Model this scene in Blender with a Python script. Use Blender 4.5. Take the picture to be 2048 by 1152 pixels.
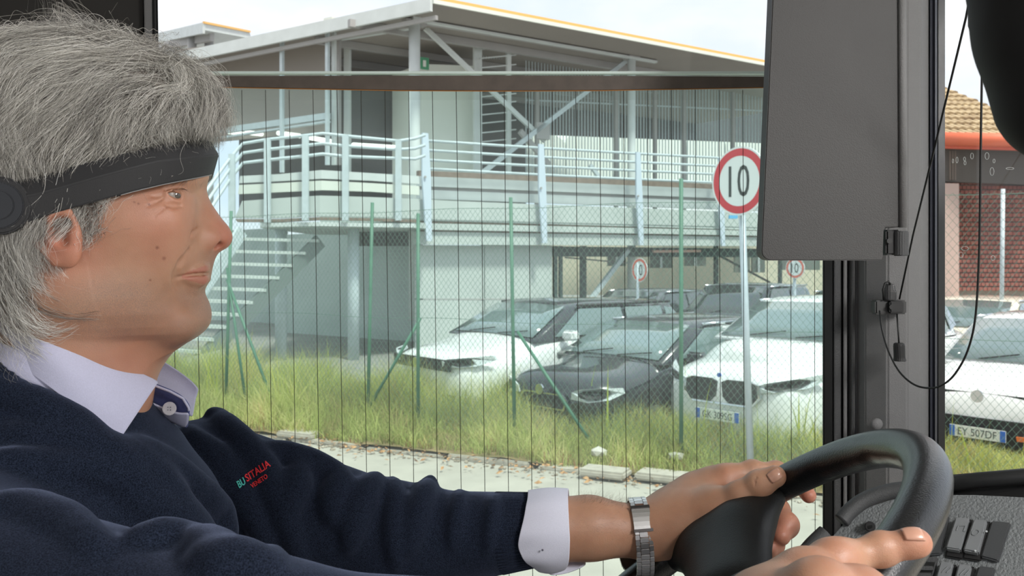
import bpy, bmesh, math, random
import numpy as np
from mathutils import Vector, Matrix
for _o in list(bpy.data.objects): bpy.data.objects.remove(_o)
S = bpy.context.scene
COL = S.collection
random.seed(7); RNG = np.random.default_rng(11)
F = 1800.0; CX = 1024.0; CY = 520.0; H = 2.0        # focal length in pixels, horizon, eye height over the road
PI = math.pi
# ---------------------------------------------------------------- camera, sky, sun, exposure
cam = bpy.data.cameras.new('camera'); camo = bpy.data.objects.new('camera', cam); COL.objects.link(camo)
camo.location = (0, 0, H); camo.rotation_euler = (PI/2, 0, 0)
cam.sensor_width = 36; cam.lens = 36*F/2048; cam.shift_y = -(576-CY)/2048; cam.clip_start = 0.02; cam.clip_end = 500
cam.dof.use_dof = True; cam.dof.focus_distance = 0.84; cam.dof.aperture_fstop = 22
S.camera = camo
S.view_settings.view_transform = 'Standard'; S.view_settings.look = 'None'
S.view_settings.exposure = 0.8; S.view_settings.gamma = 1.0; S.view_settings.use_curve_mapping = False
S.cycles.use_denoising = True; S.cycles.max_bounces = 8; S.cycles.transparent_max_bounces = 24
S.cycles.diffuse_bounces = 4; S.cycles.glossy_bounces = 3; S.cycles.sample_clamp_indirect = 6
W = bpy.data.worlds.new('sky'); S.world = W; W.use_nodes = True
nt = W.node_tree; nt.nodes.clear()
def _n(t, x): n = nt.nodes.new(x); return n
wo = nt.nodes.new('ShaderNodeOutputWorld'); wb = nt.nodes.new('ShaderNodeBackground'); tc = nt.nodes.new('ShaderNodeTexCoord')
mp = nt.nodes.new('ShaderNodeMapping'); mp.inputs['Scale'].default_value = (1, 1, 2.6); mp.inputs['Location'].default_value = (0.3, 0.1, 0)
nz = nt.nodes.new('ShaderNodeTexNoise'); nz.inputs['Scale'].default_value = 2.6; nz.inputs['Detail'].default_value = 7; nz.inputs['Roughness'].default_value = .55
cr = nt.nodes.new('ShaderNodeValToRGB')
cr.color_ramp.elements[0].position = .38; cr.color_ramp.elements[0].color = (.50, .56, .66, 1)
cr.color_ramp.elements[1].position = .62; cr.color_ramp.elements[1].color = (.66, .65, .655, 1)
nt.links.new(tc.outputs['Generated'], mp.inputs[0]); nt.links.new(mp.outputs[0], nz.inputs['Vector'])
nt.links.new(nz.outputs['Fac'], cr.inputs[0]); nt.links.new(cr.outputs[0], wb.inputs[0])
wb.inputs[1].default_value = 1.02; nt.links.new(wb.outputs[0], wo.inputs[0])
sun = bpy.data.lights.new('sun', 'SUN'); sun.energy = 2.5; sun.angle = math.radians(9); sun.color = (1, .95, .86)
suno = bpy.data.objects.new('sun', sun); COL.objects.link(suno)
suno.rotation_euler = Vector((-.26, .38, -.89)).to_track_quat('-Z', 'Y').to_euler()   # light travels away from the camera, down and to the left

lamp = bpy.data.lights.new('cab_fill', 'AREA'); lamp.shape = 'RECTANGLE'; lamp.size = .34; lamp.size_y = .34; lamp.energy = 10; lamp.color = (1, .975, .95)  # added fill light for the driver, standing in for daylight from the front
lampo = bpy.data.objects.new('cab_fill', lamp); COL.objects.link(lampo); lampo.location = (.82, .0, H+.44)
lampo.rotation_euler = (Vector((-.25, .72, H-.08))-lampo.location).to_track_quat('-Z', 'Y').to_euler()
# ---------------------------------------------------------------- helpers
def lin(c):
    if isinstance(c, str): c = tuple(int(c[i:i+2], 16) for i in (0, 2, 4))
    return tuple(((v/255)/12.92 if v/255 <= .04045 else ((v/255+.055)/1.055)**2.4) for v in c)
def at(px, py, Y): return Vector(((px-CX)/F*Y, Y, H-(py-CY)/F*Y))
def onplane(px, py, p0, n, off=0.0):
    r = Vector(((px-CX)/F, 1, -(py-CY)/F)); o = Vector((0, 0, H))
    n = Vector(n).normalized(); t = ((Vector(p0)+n*off-o).dot(n))/r.dot(n)
    return o+r*t
MATS = {}
def mat(name, col, rough=.6, metal=0, noise=0, nscale=8, bump=0, bscale=60, col2=None, spec=.5, coat=0, sheen=0, sss=0, detail=4, voro=False, stretch=None):
    if name in MATS: return MATS[name]
    m = bpy.data.materials.new(name); m.use_nodes = True; t = m.node_tree; b = t.nodes['Principled BSDF']
    c = lin(col) if not isinstance(col, tuple) or max(col) > 1.01 else col
    b.inputs['Base Color'].default_value = (*c, 1); b.inputs['Roughness'].default_value = rough; b.inputs['Metallic'].default_value = metal
    b.inputs['Specular IOR Level'].default_value = spec
    if coat: b.inputs['Coat Weight'].default_value = coat; b.inputs['Coat Roughness'].default_value = .06 if coat >= 1 else .22
    if sheen: b.inputs['Sheen Weight'].default_value = sheen; b.inputs['Sheen Roughness'].default_value = .45
    if sss: b.inputs['Subsurface Weight'].default_value = sss; b.inputs['Subsurface Radius'].default_value = (.012, .005, .003); b.inputs['Subsurface Scale'].default_value = 1
    tcn = t.nodes.new('ShaderNodeTexCoord'); vec = tcn.outputs['Object']
    if stretch:
        mpn = t.nodes.new('ShaderNodeMapping'); mpn.inputs['Scale'].default_value = stretch; t.links.new(vec, mpn.inputs[0]); vec = mpn.outputs[0]
    if noise or col2:
        n = t.nodes.new('ShaderNodeTexNoise'); n.inputs['Scale'].default_value = nscale; n.inputs['Detail'].default_value = detail; t.links.new(vec, n.inputs['Vector'])
        r = t.nodes.new('ShaderNodeValToRGB'); c2 = lin(col2) if col2 else tuple(v*(1-noise) for v in c)
        r.color_ramp.elements[0].position = .3; r.color_ramp.elements[1].position = .7
        r.color_ramp.elements[0].color = (*c2, 1); r.color_ramp.elements[1].color = (*c, 1)
        t.links.new(n.outputs['Fac'], r.inputs[0]); t.links.new(r.outputs[0], b.inputs['Base Color'])
    if bump:
        n2 = t.nodes.new('ShaderNodeTexVoronoi' if voro else 'ShaderNodeTexNoise'); n2.inputs['Scale'].default_value = bscale
        if not voro: n2.inputs['Detail'].default_value = 5
        t.links.new(vec, n2.inputs['Vector']); bp = t.nodes.new('ShaderNodeBump'); bp.inputs['Strength'].default_value = bump; bp.inputs['Distance'].default_value = .01
        t.links.new(n2.outputs[0], bp.inputs['Height']); t.links.new(bp.outputs[0], b.inputs['Normal'])
    MATS[name] = m; return m
def glass(name, tint, refl=1.0, haze=0.0, hazecol=(.8, .85, .85), rough=.02):
    """thin pane: tinted see-through, mirror reflection by Fresnel, a film of dust that scatters"""
    if name in MATS: return MATS[name]
    m = bpy.data.materials.new(name); m.use_nodes = True; t = m.node_tree; t.nodes.clear()
    o = t.nodes.new('ShaderNodeOutputMaterial'); tr = t.nodes.new('ShaderNodeBsdfTransparent'); tr.inputs[0].default_value = (*tint, 1)
    gl = t.nodes.new('ShaderNodeBsdfGlossy'); gl.inputs['Roughness'].default_value = rough
    fr = t.nodes.new('ShaderNodeFresnel'); fr.inputs[0].default_value = 1.45
    mu = t.nodes.new('ShaderNodeMath'); mu.operation = 'MULTIPLY'; mu.inputs[1].default_value = refl; t.links.new(fr.outputs[0], mu.inputs[0])
    mx = t.nodes.new('ShaderNodeMixShader'); t.links.new(mu.outputs[0], mx.inputs[0]); t.links.new(tr.outputs[0], mx.inputs[1]); t.links.new(gl.outputs[0], mx.inputs[2])
    last = mx
    if haze:
        df = t.nodes.new('ShaderNodeBsdfDiffuse'); df.inputs[0].default_value = (*hazecol, 1)
        tl = t.nodes.new('ShaderNodeBsdfTranslucent'); tl.inputs[0].default_value = (*hazecol, 1)
        m1 = t.nodes.new('ShaderNodeMixShader'); m1.inputs[0].default_value = .7; t.links.new(df.outputs[0], m1.inputs[1]); t.links.new(tl.outputs[0], m1.inputs[2])
        tcn = t.nodes.new('ShaderNodeTexCoord'); n = t.nodes.new('ShaderNodeTexNoise'); n.inputs['Scale'].default_value = 5; n.inputs['Detail'].default_value = 8
        t.links.new(tcn.outputs['Object'], n.inputs['Vector'])
        mr = t.nodes.new('ShaderNodeMapRange'); mr.inputs['From Min'].default_value = .3; mr.inputs['From Max'].default_value = .75
        mr.inputs['To Min'].default_value = haze*.6; mr.inputs['To Max'].default_value = haze*1.5; t.links.new(n.outputs['Fac'], mr.inputs['Value'])
        m2 = t.nodes.new('ShaderNodeMixShader'); t.links.new(mr.outputs[0], m2.inputs[0]); t.links.new(mx.outputs[0], m2.inputs[1]); t.links.new(m1.outputs[0], m2.inputs[2]); last = m2
    t.links.new(last.outputs[0], o.inputs[0]); MATS[name] = m; return m

def tag(o, label=None, cat=None, group=None, kind=None):
    if label: o['label'] = label
    if cat: o['category'] = cat
    if group: o['group'] = group
    if kind: o['kind'] = kind
    return o
def empty(name, loc, label=None, cat=None, group=None, kind=None, rz=0):
    o = bpy.data.objects.new(name, None); COL.objects.link(o); o.location = loc; o.rotation_euler = (0, 0, rz); o.empty_display_size = .1
    o['_m'] = 1
    return tag(o, label, cat, group, kind)
PEND = []
def mesh_obj(name, v, f, m, parent=None, smooth=False, **kw):
    me = bpy.data.meshes.new(name); v = np.asarray(v, dtype=float)
    me.from_pydata(v.tolist() if len(v) else [], [], [list(map(int, q)) for q in f]); me.update()
    if m: me.materials.append(m)
    if smooth: me.polygons.foreach_set('use_smooth', [True]*len(me.polygons))
    o = bpy.data.objects.new(name, me); COL.objects.link(o)
    if parent: setparent(o, parent)
    return tag(o, **kw)
def rootmat(p):
    M = Matrix.Translation(p.location) @ p.rotation_euler.to_matrix().to_4x4()
    if p.parent: M = rootmat(p.parent) @ p.matrix_parent_inverse @ M
    return M
def setparent(o, p):
    o.parent = p; o.matrix_parent_inverse = rootmat(p).inverted()
def recenter(o):
    """put the origin of a free mesh at the middle of its underside"""
    me = o.data; n = len(me.vertices); a = np.empty(n*3); me.vertices.foreach_get('co', a); a = a.reshape(-1, 3)
    c = np.array([(a[:, 0].min()+a[:, 0].max())/2, (a[:, 1].min()+a[:, 1].max())/2, a[:, 2].min()])
    a -= c; me.vertices.foreach_set('co', a.ravel()); me.update(); o.location = Vector(c)+o.location
    return o
class MB:
    def __init__(s): s.v = []; s.f = []
    def add(s, v, f):
        o = len(s.v); s.v += [tuple(p) for p in v]; s.f += [tuple(i+o for i in q) for q in f]; return s
    def obox(s, c, ax, ay, az):
        """box from centre and three half-axis vectors"""
        c = Vector(c); ax, ay, az = Vector(ax), Vector(ay), Vector(az)
        v = [c+ax*i+ay*j+az*k for k in (-1, 1) for j in (-1, 1) for i in (-1, 1)]
        f = [(0, 2, 3, 1), (4, 5, 7, 6), (0, 1, 5, 4), (2, 6, 7, 3), (0, 4, 6, 2), (1, 3, 7, 5)]
        if ax.cross(ay).dot(az) < 0: f = [q[::-1] for q in f]
        return s.add(v, f)
    def box(s, x0, x1, y0, y1, z0, z1):
        return s.obox(((x0+x1)/2, (y0+y1)/2, (z0+z1)/2), ((x1-x0)/2, 0, 0), (0, (y1-y0)/2, 0), (0, 0, (z1-z0)/2))
    def bar(s, a, b, w, h, up=(0, 0, 1)):
        """rectangular bar a->b, w wide, h along up"""
        a, b = Vector(a), Vector(b); d = (b-a); L = d.length; d.normalize(); u = Vector(up); sd = d.cross(u)
        if sd.length < 1e-4: sd = d.cross(Vector((0, 1, 0)))
        sd.normalize(); u = sd.cross(d).normalized()
        return s.obox((a+b)/2, d*L/2, sd*w/2, u*h/2)
    def tube(s, pts, r, n=8, cap=True, closed=False, flat=None):
        P = [Vector(p) for p in pts]; N = len(P); R = r if hasattr(r, '__len__') else [r]*N
        o = len(s.v); up = None; fr = []
        for i in range(N):
            if closed: d = P[(i+1) % N]-P[i-1]
            else: d = P[min(i+1, N-1)]-P[max(i-1, 0)]
            d.normalize()
            if up is None:
                up = Vector((0, 0, 1)) if abs(d.z) < .9 else Vector((1, 0, 0))
            sd = d.cross(up).normalized(); up = sd.cross(d).normalized(); fr.append((sd, up))
            for k in range(n):
                a = 2*PI*k/n; fx, fy = (1, 1) if flat is None else flat
                s.v.append(tuple(P[i]+sd*math.cos(a)*R[i]*fx+up*math.sin(a)*R[i]*fy))
        for i in range(N if closed else N-1):
            j = (i+1) % N
            for k in range(n):
                s.f.append((o+i*n+k, o+i*n+(k+1) % n, o+j*n+(k+1) % n, o+j*n+k))
        if cap and not closed:
            s.f.append(tuple(o+k for k in range(n))[::-1]); s.f.append(tuple(o+(N-1)*n+k for k in range(n)))
        return s
    def prism(s, poly, e):
        """polygon of 3-D points extruded by vector e"""
        n = len(poly); e = Vector(e); o = len(s.v); P = [Vector(p) for p in poly]
        s.v += [tuple(p) for p in P]+[tuple(p+e) for p in P]
        s.f += [tuple(o+i for i in range(n))[::-1], tuple(o+n+i for i in range(n))]
        s.f += [(o+i, o+(i+1) % n, o+n+(i+1) % n, o+n+i) for i in range(n)]
        return s
    def disc(s, c, nrm, r, th, n=24, ry=None):
        c = Vector(c); nv = Vector(nrm).normalized(); u = nv.cross(Vector((0, 0, 1)))
        if u.length < 1e-3: u = Vector((1, 0, 0))
        u.normalize(); w = u.cross(nv)
        ry = ry or r
        return s.prism([c+u*math.cos(2*PI*k/n)*r+w*math.sin(2*PI*k/n)*ry for k in range(n)], nv*th)
    def build(s, name, m, parent=None, smooth=False, bevel=0, seg=2, sub=0, fix=True, **kw):
        o = mesh_obj(name, s.v, s.f, m, parent, smooth, **kw)
        if fix:
            bm = bmesh.new(); bm.from_mesh(o.data); bmesh.ops.recalc_face_normals(bm, faces=bm.faces)
            if bevel: bmesh.ops.bevel(bm, geom=list(bm.edges), offset=bevel, segments=seg, affect='EDGES', clamp_overlap=True)
            bm.to_mesh(o.data); bm.free()
            if smooth: o.data.polygons.foreach_set('use_smooth', [True]*len(o.data.polygons))
        if sub:
            md = o.modifiers.new('subdivision', 'SUBSURF'); md.levels = sub; md.render_levels = sub
        if not parent: recenter(o)
        return o
def autosmooth(o, ang=35):
    bm = bmesh.new(); bm.from_mesh(o.data)
    for e in bm.edges:
        if len(e.link_faces) == 2 and e.calc_face_angle(0) > math.radians(ang): e.smooth = False
    for f in bm.faces: f.smooth = True
    bm.to_mesh(o.data); bm.free(); return o
# ---------------------------------------------------------------- implicit surfaces for the body and the clothes
def smin(a, b, k):
    h = np.maximum(k-np.abs(a-b), 0)/k; return np.minimum(a, b)-h*h*k*.25
def smax(a, b, k):
    h = np.maximum(k-np.abs(a-b), 0)/k; return np.maximum(a, b)+h*h*k*.25
class Prim:
    def __init__(s, fn, c, r, op='+', k=.01): s.fn, s.c, s.r, s.op, s.k = fn, np.array(c, float), r, op, max(k, 1e-5)
def cone(a, b, ra, rb, op='+', k=.01, flat=None):
    """round cone; flat=(direction, scale) squashes along one direction"""
    a = np.array(a, float); b = np.array(b, float)
    if flat is not None: fd = np.array(flat[0], float); fd /= np.linalg.norm(fd); fs = 1/flat[1]-1
    def fn(p):
        q = p-a; ba = b-a
        if flat is not None:
            m = (a+b)/2
            q = q+np.outer((p-m)@fd, fd)*fs
            ba = ba  # centre line assumed square to the squash direction
        L2 = ba@ba+1e-12; t = np.clip((q@ba)/L2, 0, 1)
        d = q-t[:, None]*ba
        return np.sqrt((d*d).sum(1))-(ra+(rb-ra)*t)
    return Prim(fn, (a+b)/2, np.linalg.norm(b-a)/2+max(ra, rb), op, k)
def ell(c, r, R=None, op='+', k=.01):
    c = np.array(c, float); r = np.array(r, float); R = np.eye(3) if R is None else np.array(R, float)  # rows = axes
    def fn(p):
        q = (p-c)@R.T; k0 = np.sqrt(((q/r)**2).sum(1)); k1 = np.sqrt(((q/(r*r))**2).sum(1))+1e-9
        return k0*(k0-1)/k1
    return Prim(fn, c, r.max(), op, k)
def feval(prims, p, cull=None):
    f = np.full(len(p), .05 if cull is None else .05)
    f[:] = 10.
    if cull is not None: cc, cr = cull
    first = True
    for q in prims:
        if cull is not None and np.linalg.norm(cc-q.c) > cr+q.r+q.k+.012: continue
        d = q.fn(p)
        if q.op == '+': f = smin(f, d, q.k) if not first else d
        elif q.op == '-': f = smax(f, -d, q.k)
        elif q.op == 'd': f = f+d
        first = False
    return f
def hitray(prims, px, py, y0=.3, y1=1.3, side=1):
    """first surface point on the line of sight through a pixel"""
    Y = np.linspace(y0, y1, 700); p = np.stack([(px-CX)/F*Y, Y, H-(py-CY)/F*Y], 1); f = feval(prims, p)
    i = np.argmax(f < 0)
    if f[i] >= 0: i = int(np.argmin(f))
    return p[i]
def surface(prims, lo, hi, h, nb=12):
    lo = np.array(lo, float); hi = np.array(hi, float); n = np.ceil((hi-lo)/h/nb).astype(int)*nb
    V = np.ones(n+1, dtype=np.float32)
    bs = nb*h; half = bs/2
    nbk = n//nb
    # coarse sampling at half-block spacing
    g = [lo[i]+np.arange(nbk[i]*2+1)*half for i in range(3)]
    G = np.stack(np.meshgrid(*g, indexing='ij'), -1).reshape(-1, 3)
    C = np.concatenate([feval(prims, q) for q in np.array_split(G, max(1, len(G)//200000))]).reshape([len(q) for q in g])
    ar = np.arange(nb+1)*h
    loc = np.stack(np.meshgrid(ar, ar, ar, indexing='ij'), -1).reshape(-1, 3)
    for i in range(nbk[0]):
        for j in range(nbk[1]):
            for k in range(nbk[2]):
                c = C[2*i:2*i+3, 2*j:2*j+3, 2*k:2*k+3]
                sl = (slice(i*nb, i*nb+nb+1), slice(j*nb, j*nb+nb+1), slice(k*nb, k*nb+nb+1))
                if np.abs(c).min() > half*1.0:
                    V[sl] = 1 if c[1, 1, 1] > 0 else -1; continue
                o = lo+np.array([i, j, k])*bs; p = loc+o
                V[sl] = feval(prims, p, (o+half, half*1.74)).reshape(nb+1, nb+1, nb+1)
    ins = V < 0
    s = ins.astype(np.int8); cnt = np.zeros(np.array(V.shape)-1, np.int8)
    for a in (0, 1):
        for b in (0, 1):
            for c in (0, 1): cnt += s[a:a+n[0], b:b+n[1], c:c+n[2]]
    act = (cnt > 0) & (cnt < 8); idx = np.argwhere(act); vid = np.full(act.shape, -1, np.int32); vid[act] = np.arange(len(idx))
    acc = np.zeros((len(idx), 3)); num = np.zeros(len(idx))
    cor = [(a, b, c) for a in (0, 1) for b in (0, 1) for c in (0, 1)]
    for A in cor:
        for ax in range(3):
            if A[ax]: continue
            B = list(A); B[ax] = 1
            va = V[tuple((idx+A).T)]; vb = V[tuple((idx+B).T)]; cr_ = (va < 0) != (vb < 0)
            t = np.where(cr_, va/(va-vb+1e-12), 0)
            q = np.array(A, float)[None, :].repeat(len(idx), 0); q[:, ax] = t
            acc[cr_] += q[cr_]; num[cr_] += 1
    P = lo+(idx+acc/np.maximum(num, 1)[:, None])*h
    quads = []
    for ax in range(3):
        a1, a2 = (ax+1) % 3, (ax+2) % 3
        sa = [slice(1, -1)]*3; sa[ax] = slice(0, -1); sb = [slice(1, -1)]*3; sb[ax] = slice(1, None)
        A = ins[tuple(sa)]; B = ins[tuple(sb)]; e = np.argwhere(A != B); flip = A[tuple(e.T)]
        off = np.ones(3, int); off[ax] = 0; e = e+off
        ids = []
        for d1, d2 in ((-1, -1), (0, -1), (0, 0), (-1, 0)):
            c = e.copy(); c[:, a1] += d1; c[:, a2] += d2; ids.append(vid[tuple(c.T)])
        q = np.stack(ids, 1); q[~flip] = q[~flip][:, ::-1]; quads.append(q)
    Q = np.concatenate(quads); Q = Q[(Q >= 0).all(1)]
    return P, Q
def relax(P, Q, it=2, w=.5):
    e = np.concatenate([Q[:, [0, 1]], Q[:, [1, 2]], Q[:, [2, 3]], Q[:, [3, 0]]]); e = np.concatenate([e, e[:, ::-1]])
    dg = np.bincount(e[:, 0], minlength=len(P))[:, None]
    for _ in range(it):
        s = np.stack([np.bincount(e[:, 0], weights=P[e[:, 1], i], minlength=len(P)) for i in range(3)], 1)
        P = P*(1-w)+w*s/np.maximum(dg, 1)
    return P
def big_mesh(name, P, Q, m, parent=None, attr=None, **kw):
    me = bpy.data.meshes.new(name); n = len(P); k = Q.shape[1]
    me.vertices.add(n); me.vertices.foreach_set('co', np.asarray(P, dtype=np.float32).ravel())
    me.loops.add(Q.size); me.loops.foreach_set('vertex_index', Q.astype(np.int32).ravel())
    me.polygons.add(len(Q)); me.polygons.foreach_set('loop_start', np.arange(0, Q.size, k, dtype=np.int32))
    me.update(calc_edges=True); me.polygons.foreach_set('use_smooth', [True]*len(Q))
    if attr is not None:
        for an, av in attr.items():
            at_ = me.attributes.new(an, 'FLOAT', 'POINT'); at_.data.foreach_set('value', np.asarray(av, dtype=np.float32))
    if m: me.materials.append(m)
    me.validate(); o = bpy.data.objects.new(name, me); COL.objects.link(o)
    if parent: setparent(o, parent)
    return tag(o, **kw)
def lit_interp(y, xs, ys): return np.interp(y, xs, ys)
# ================================================================ outside: ground, verge, fence, signs
PG = -.15
def gz(px, py, z=0.0): return onplane(px, py, (0, 0, z), (0, 0, 1))
M_asph = mat('sun-bleached asphalt', (178, 172, 160), .95, noise=.18, nscale=3, bump=.25, bscale=60, detail=8)
M_lot = mat('car park paving', (140, 140, 136), .95, noise=.2, nscale=1.5, bump=.2, bscale=30)
M_soil = mat('dry soil with leaf litter', (150, 128, 92), 1, col2=(96, 92, 52), nscale=6, bump=.6, bscale=25, detail=8)
M_conc = mat('kerb concrete', (186, 178, 164), .95, noise=.25, nscale=14, bump=.3, bscale=80)
KA = np.array(gz(440, 868, .0)); KB = np.array(gz(1640, 1002, .0)); KD = (KB-KA)/np.linalg.norm(KB-KA); KN = np.array([-KD[1], KD[0], 0])
if KN[1] < 0: KN = -KN
def kp(s, d, z=0): p = KA+KD*s+KN*d; return (p[0], p[1], z)
o = MB().prism([(-60, -20, -.02), (60, -20, -.02), (60, 90, -.02), (-60, 90, -.02)], (0, 0, -.1)); o.v = [(x, y, z-.2) for x, y, z in o.v]
o.build('ground', mat('bare ground', (130, 124, 108), 1, noise=.2, nscale=.5), kind='structure')
MB().prism([kp(-30, 0, -.1), kp(40, 0, -.1), kp(40, -14, -.1), kp(-30, -14, -.1)][::-1], (0, 0, .10)).build('road', M_asph, kind='structure')
MB().prism([kp(-40, 2.4, PG-.1), kp(60, 2.4, PG-.1), kp(60, 60, PG-.1), kp(-40, 60, PG-.1)], (0, 0, .1)).build('car_park_paving', M_lot, kind='structure')
# verge: gently humped strip of soil
v = []; f = []; nx, ny = 160, 26
for i in range(nx):
    for j in range(ny):
        s = -14+i*.2; d = .05+j*.11
        h = .03+.10*math.sin(min(1, d/1.6)*PI*.5)-max(0, d-1.9)*.28+.03*math.sin(s*3.1+d*4)*math.sin(d*5+s)+.02*random.random()
        v.append(kp(s, d, h))
for i in range(nx-1):
    for j in range(ny-1): f.append((i*ny+j, i*ny+j+1, (i+1)*ny+j+1, (i+1)*ny+j))
mesh_obj('verge', v, f, M_soil, smooth=True, kind='structure')
def vergez(d): return .03+.10*math.sin(min(1, d/1.6)*PI*.5)-max(0, d-1.9)*.28
kerb = empty('kerb', kp(4, 0), kind='structure')
for i in range(-8, 16):
    j = random.uniform(-.012, .012); w = random.uniform(.88, .96)
    MB().prism([kp(i*1.0, .02+j, -.08), kp(i*1.0+w, .02+j, -.08), kp(i*1.0+w, .19+j, -.08), kp(i*1.0, .19+j, -.08)], (0, 0, .115+random.uniform(-.012, .02))).build('kerbstone', M_conc, kerb, bevel=.012)
# pale slabs lying at the foot of the grass
for i, (x, y, w, lab) in enumerate(((1210, 944, .22, 'flat pale concrete slab in the grass below the dark hatchback'), (1330, 952, .25, 'flat pale concrete slab lying left of the road sign pole'), (600, 868, .24, 'flat pale slab at the left end of the grass verge'))):
    c = np.array(gz(x, y, .06)); MB().obox(c, KD*w, KN*.13, (0, 0, .035)).build('concrete_slab', M_conc, bevel=.02, label=lab, cat='slab', group='loose slabs along the verge')
# stones and dry leaves along the road edge
def rockmesh(c, r, sd):
    rg = np.random.default_rng(sd); bm = bmesh.new(); bmesh.ops.create_icosphere(bm, subdivisions=1, radius=1)
    V = [(c[0]+q.co.x*r*rg.uniform(.8, 1.2), c[1]+q.co.y*r*rg.uniform(.8, 1.2), c[2]+q.co.z*r*rg.uniform(.45, .7)) for q in bm.verts]; Fq = [tuple(x.index for x in q.verts) for q in bm.faces]; bm.free(); return V, Fq
mb = MB(); ml = MB()
for i in range(1500):
    s = random.uniform(-8, 14); d = abs(random.gauss(0, .22))-.25+random.random()*.25
    r = random.uniform(.008, .022)*(1.6 if random.random() < .06 else 1); V, Q_ = rockmesh(kp(s, d, .01), r, i); mb.add(V, Q_)
for i in range(2600):
    s = random.uniform(-8, 14); d = random.gauss(.10, .28); L_ = random.uniform(.015, .04); a = random.uniform(0, 6.28); c = Vector(kp(s, d, .025+.04*max(0, d)+random.random()*.03))
    x = Vector((math.cos(a), math.sin(a), random.uniform(-.4, .4)))*L_; y = Vector((-math.sin(a), math.cos(a), random.uniform(-.5, .5)))*L_*.45
    ml.add([c-x, c-y*1, c+x, c+y+Vector((0, 0, L_*.3))], [(0, 1, 2), (0, 2, 3)])
mb.build('gravel', mat('gravel stones', (190, 180, 165), .9, col2=(120, 105, 85), nscale=9), fix=False, label='small stones scattered along the edge of the road', cat='gravel', kind='stuff')
ml.build('fallen_leaves', mat('dry leaves', (206, 160, 110), .9, col2=(120, 80, 50), nscale=30), fix=False, label='dry brown leaves littering the edge of the road', cat='leaves', kind='stuff')
for x, y, r, lab in ((1197, 905, .09, 'pale rounded stone in the grass below the dark hatchback'), (1350, 912, .085, 'grey stone in the grass at the foot of the green fence post')):
    c = np.array(gz(x, y, .15)); V, Q_ = rockmesh(c, r, int(x)); tag(recenter(mesh_obj('stone', V, Q_, mat('pale stone', (206, 200, 190), .9, noise=.2, nscale=20), smooth=False)), lab, 'stone')
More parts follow.
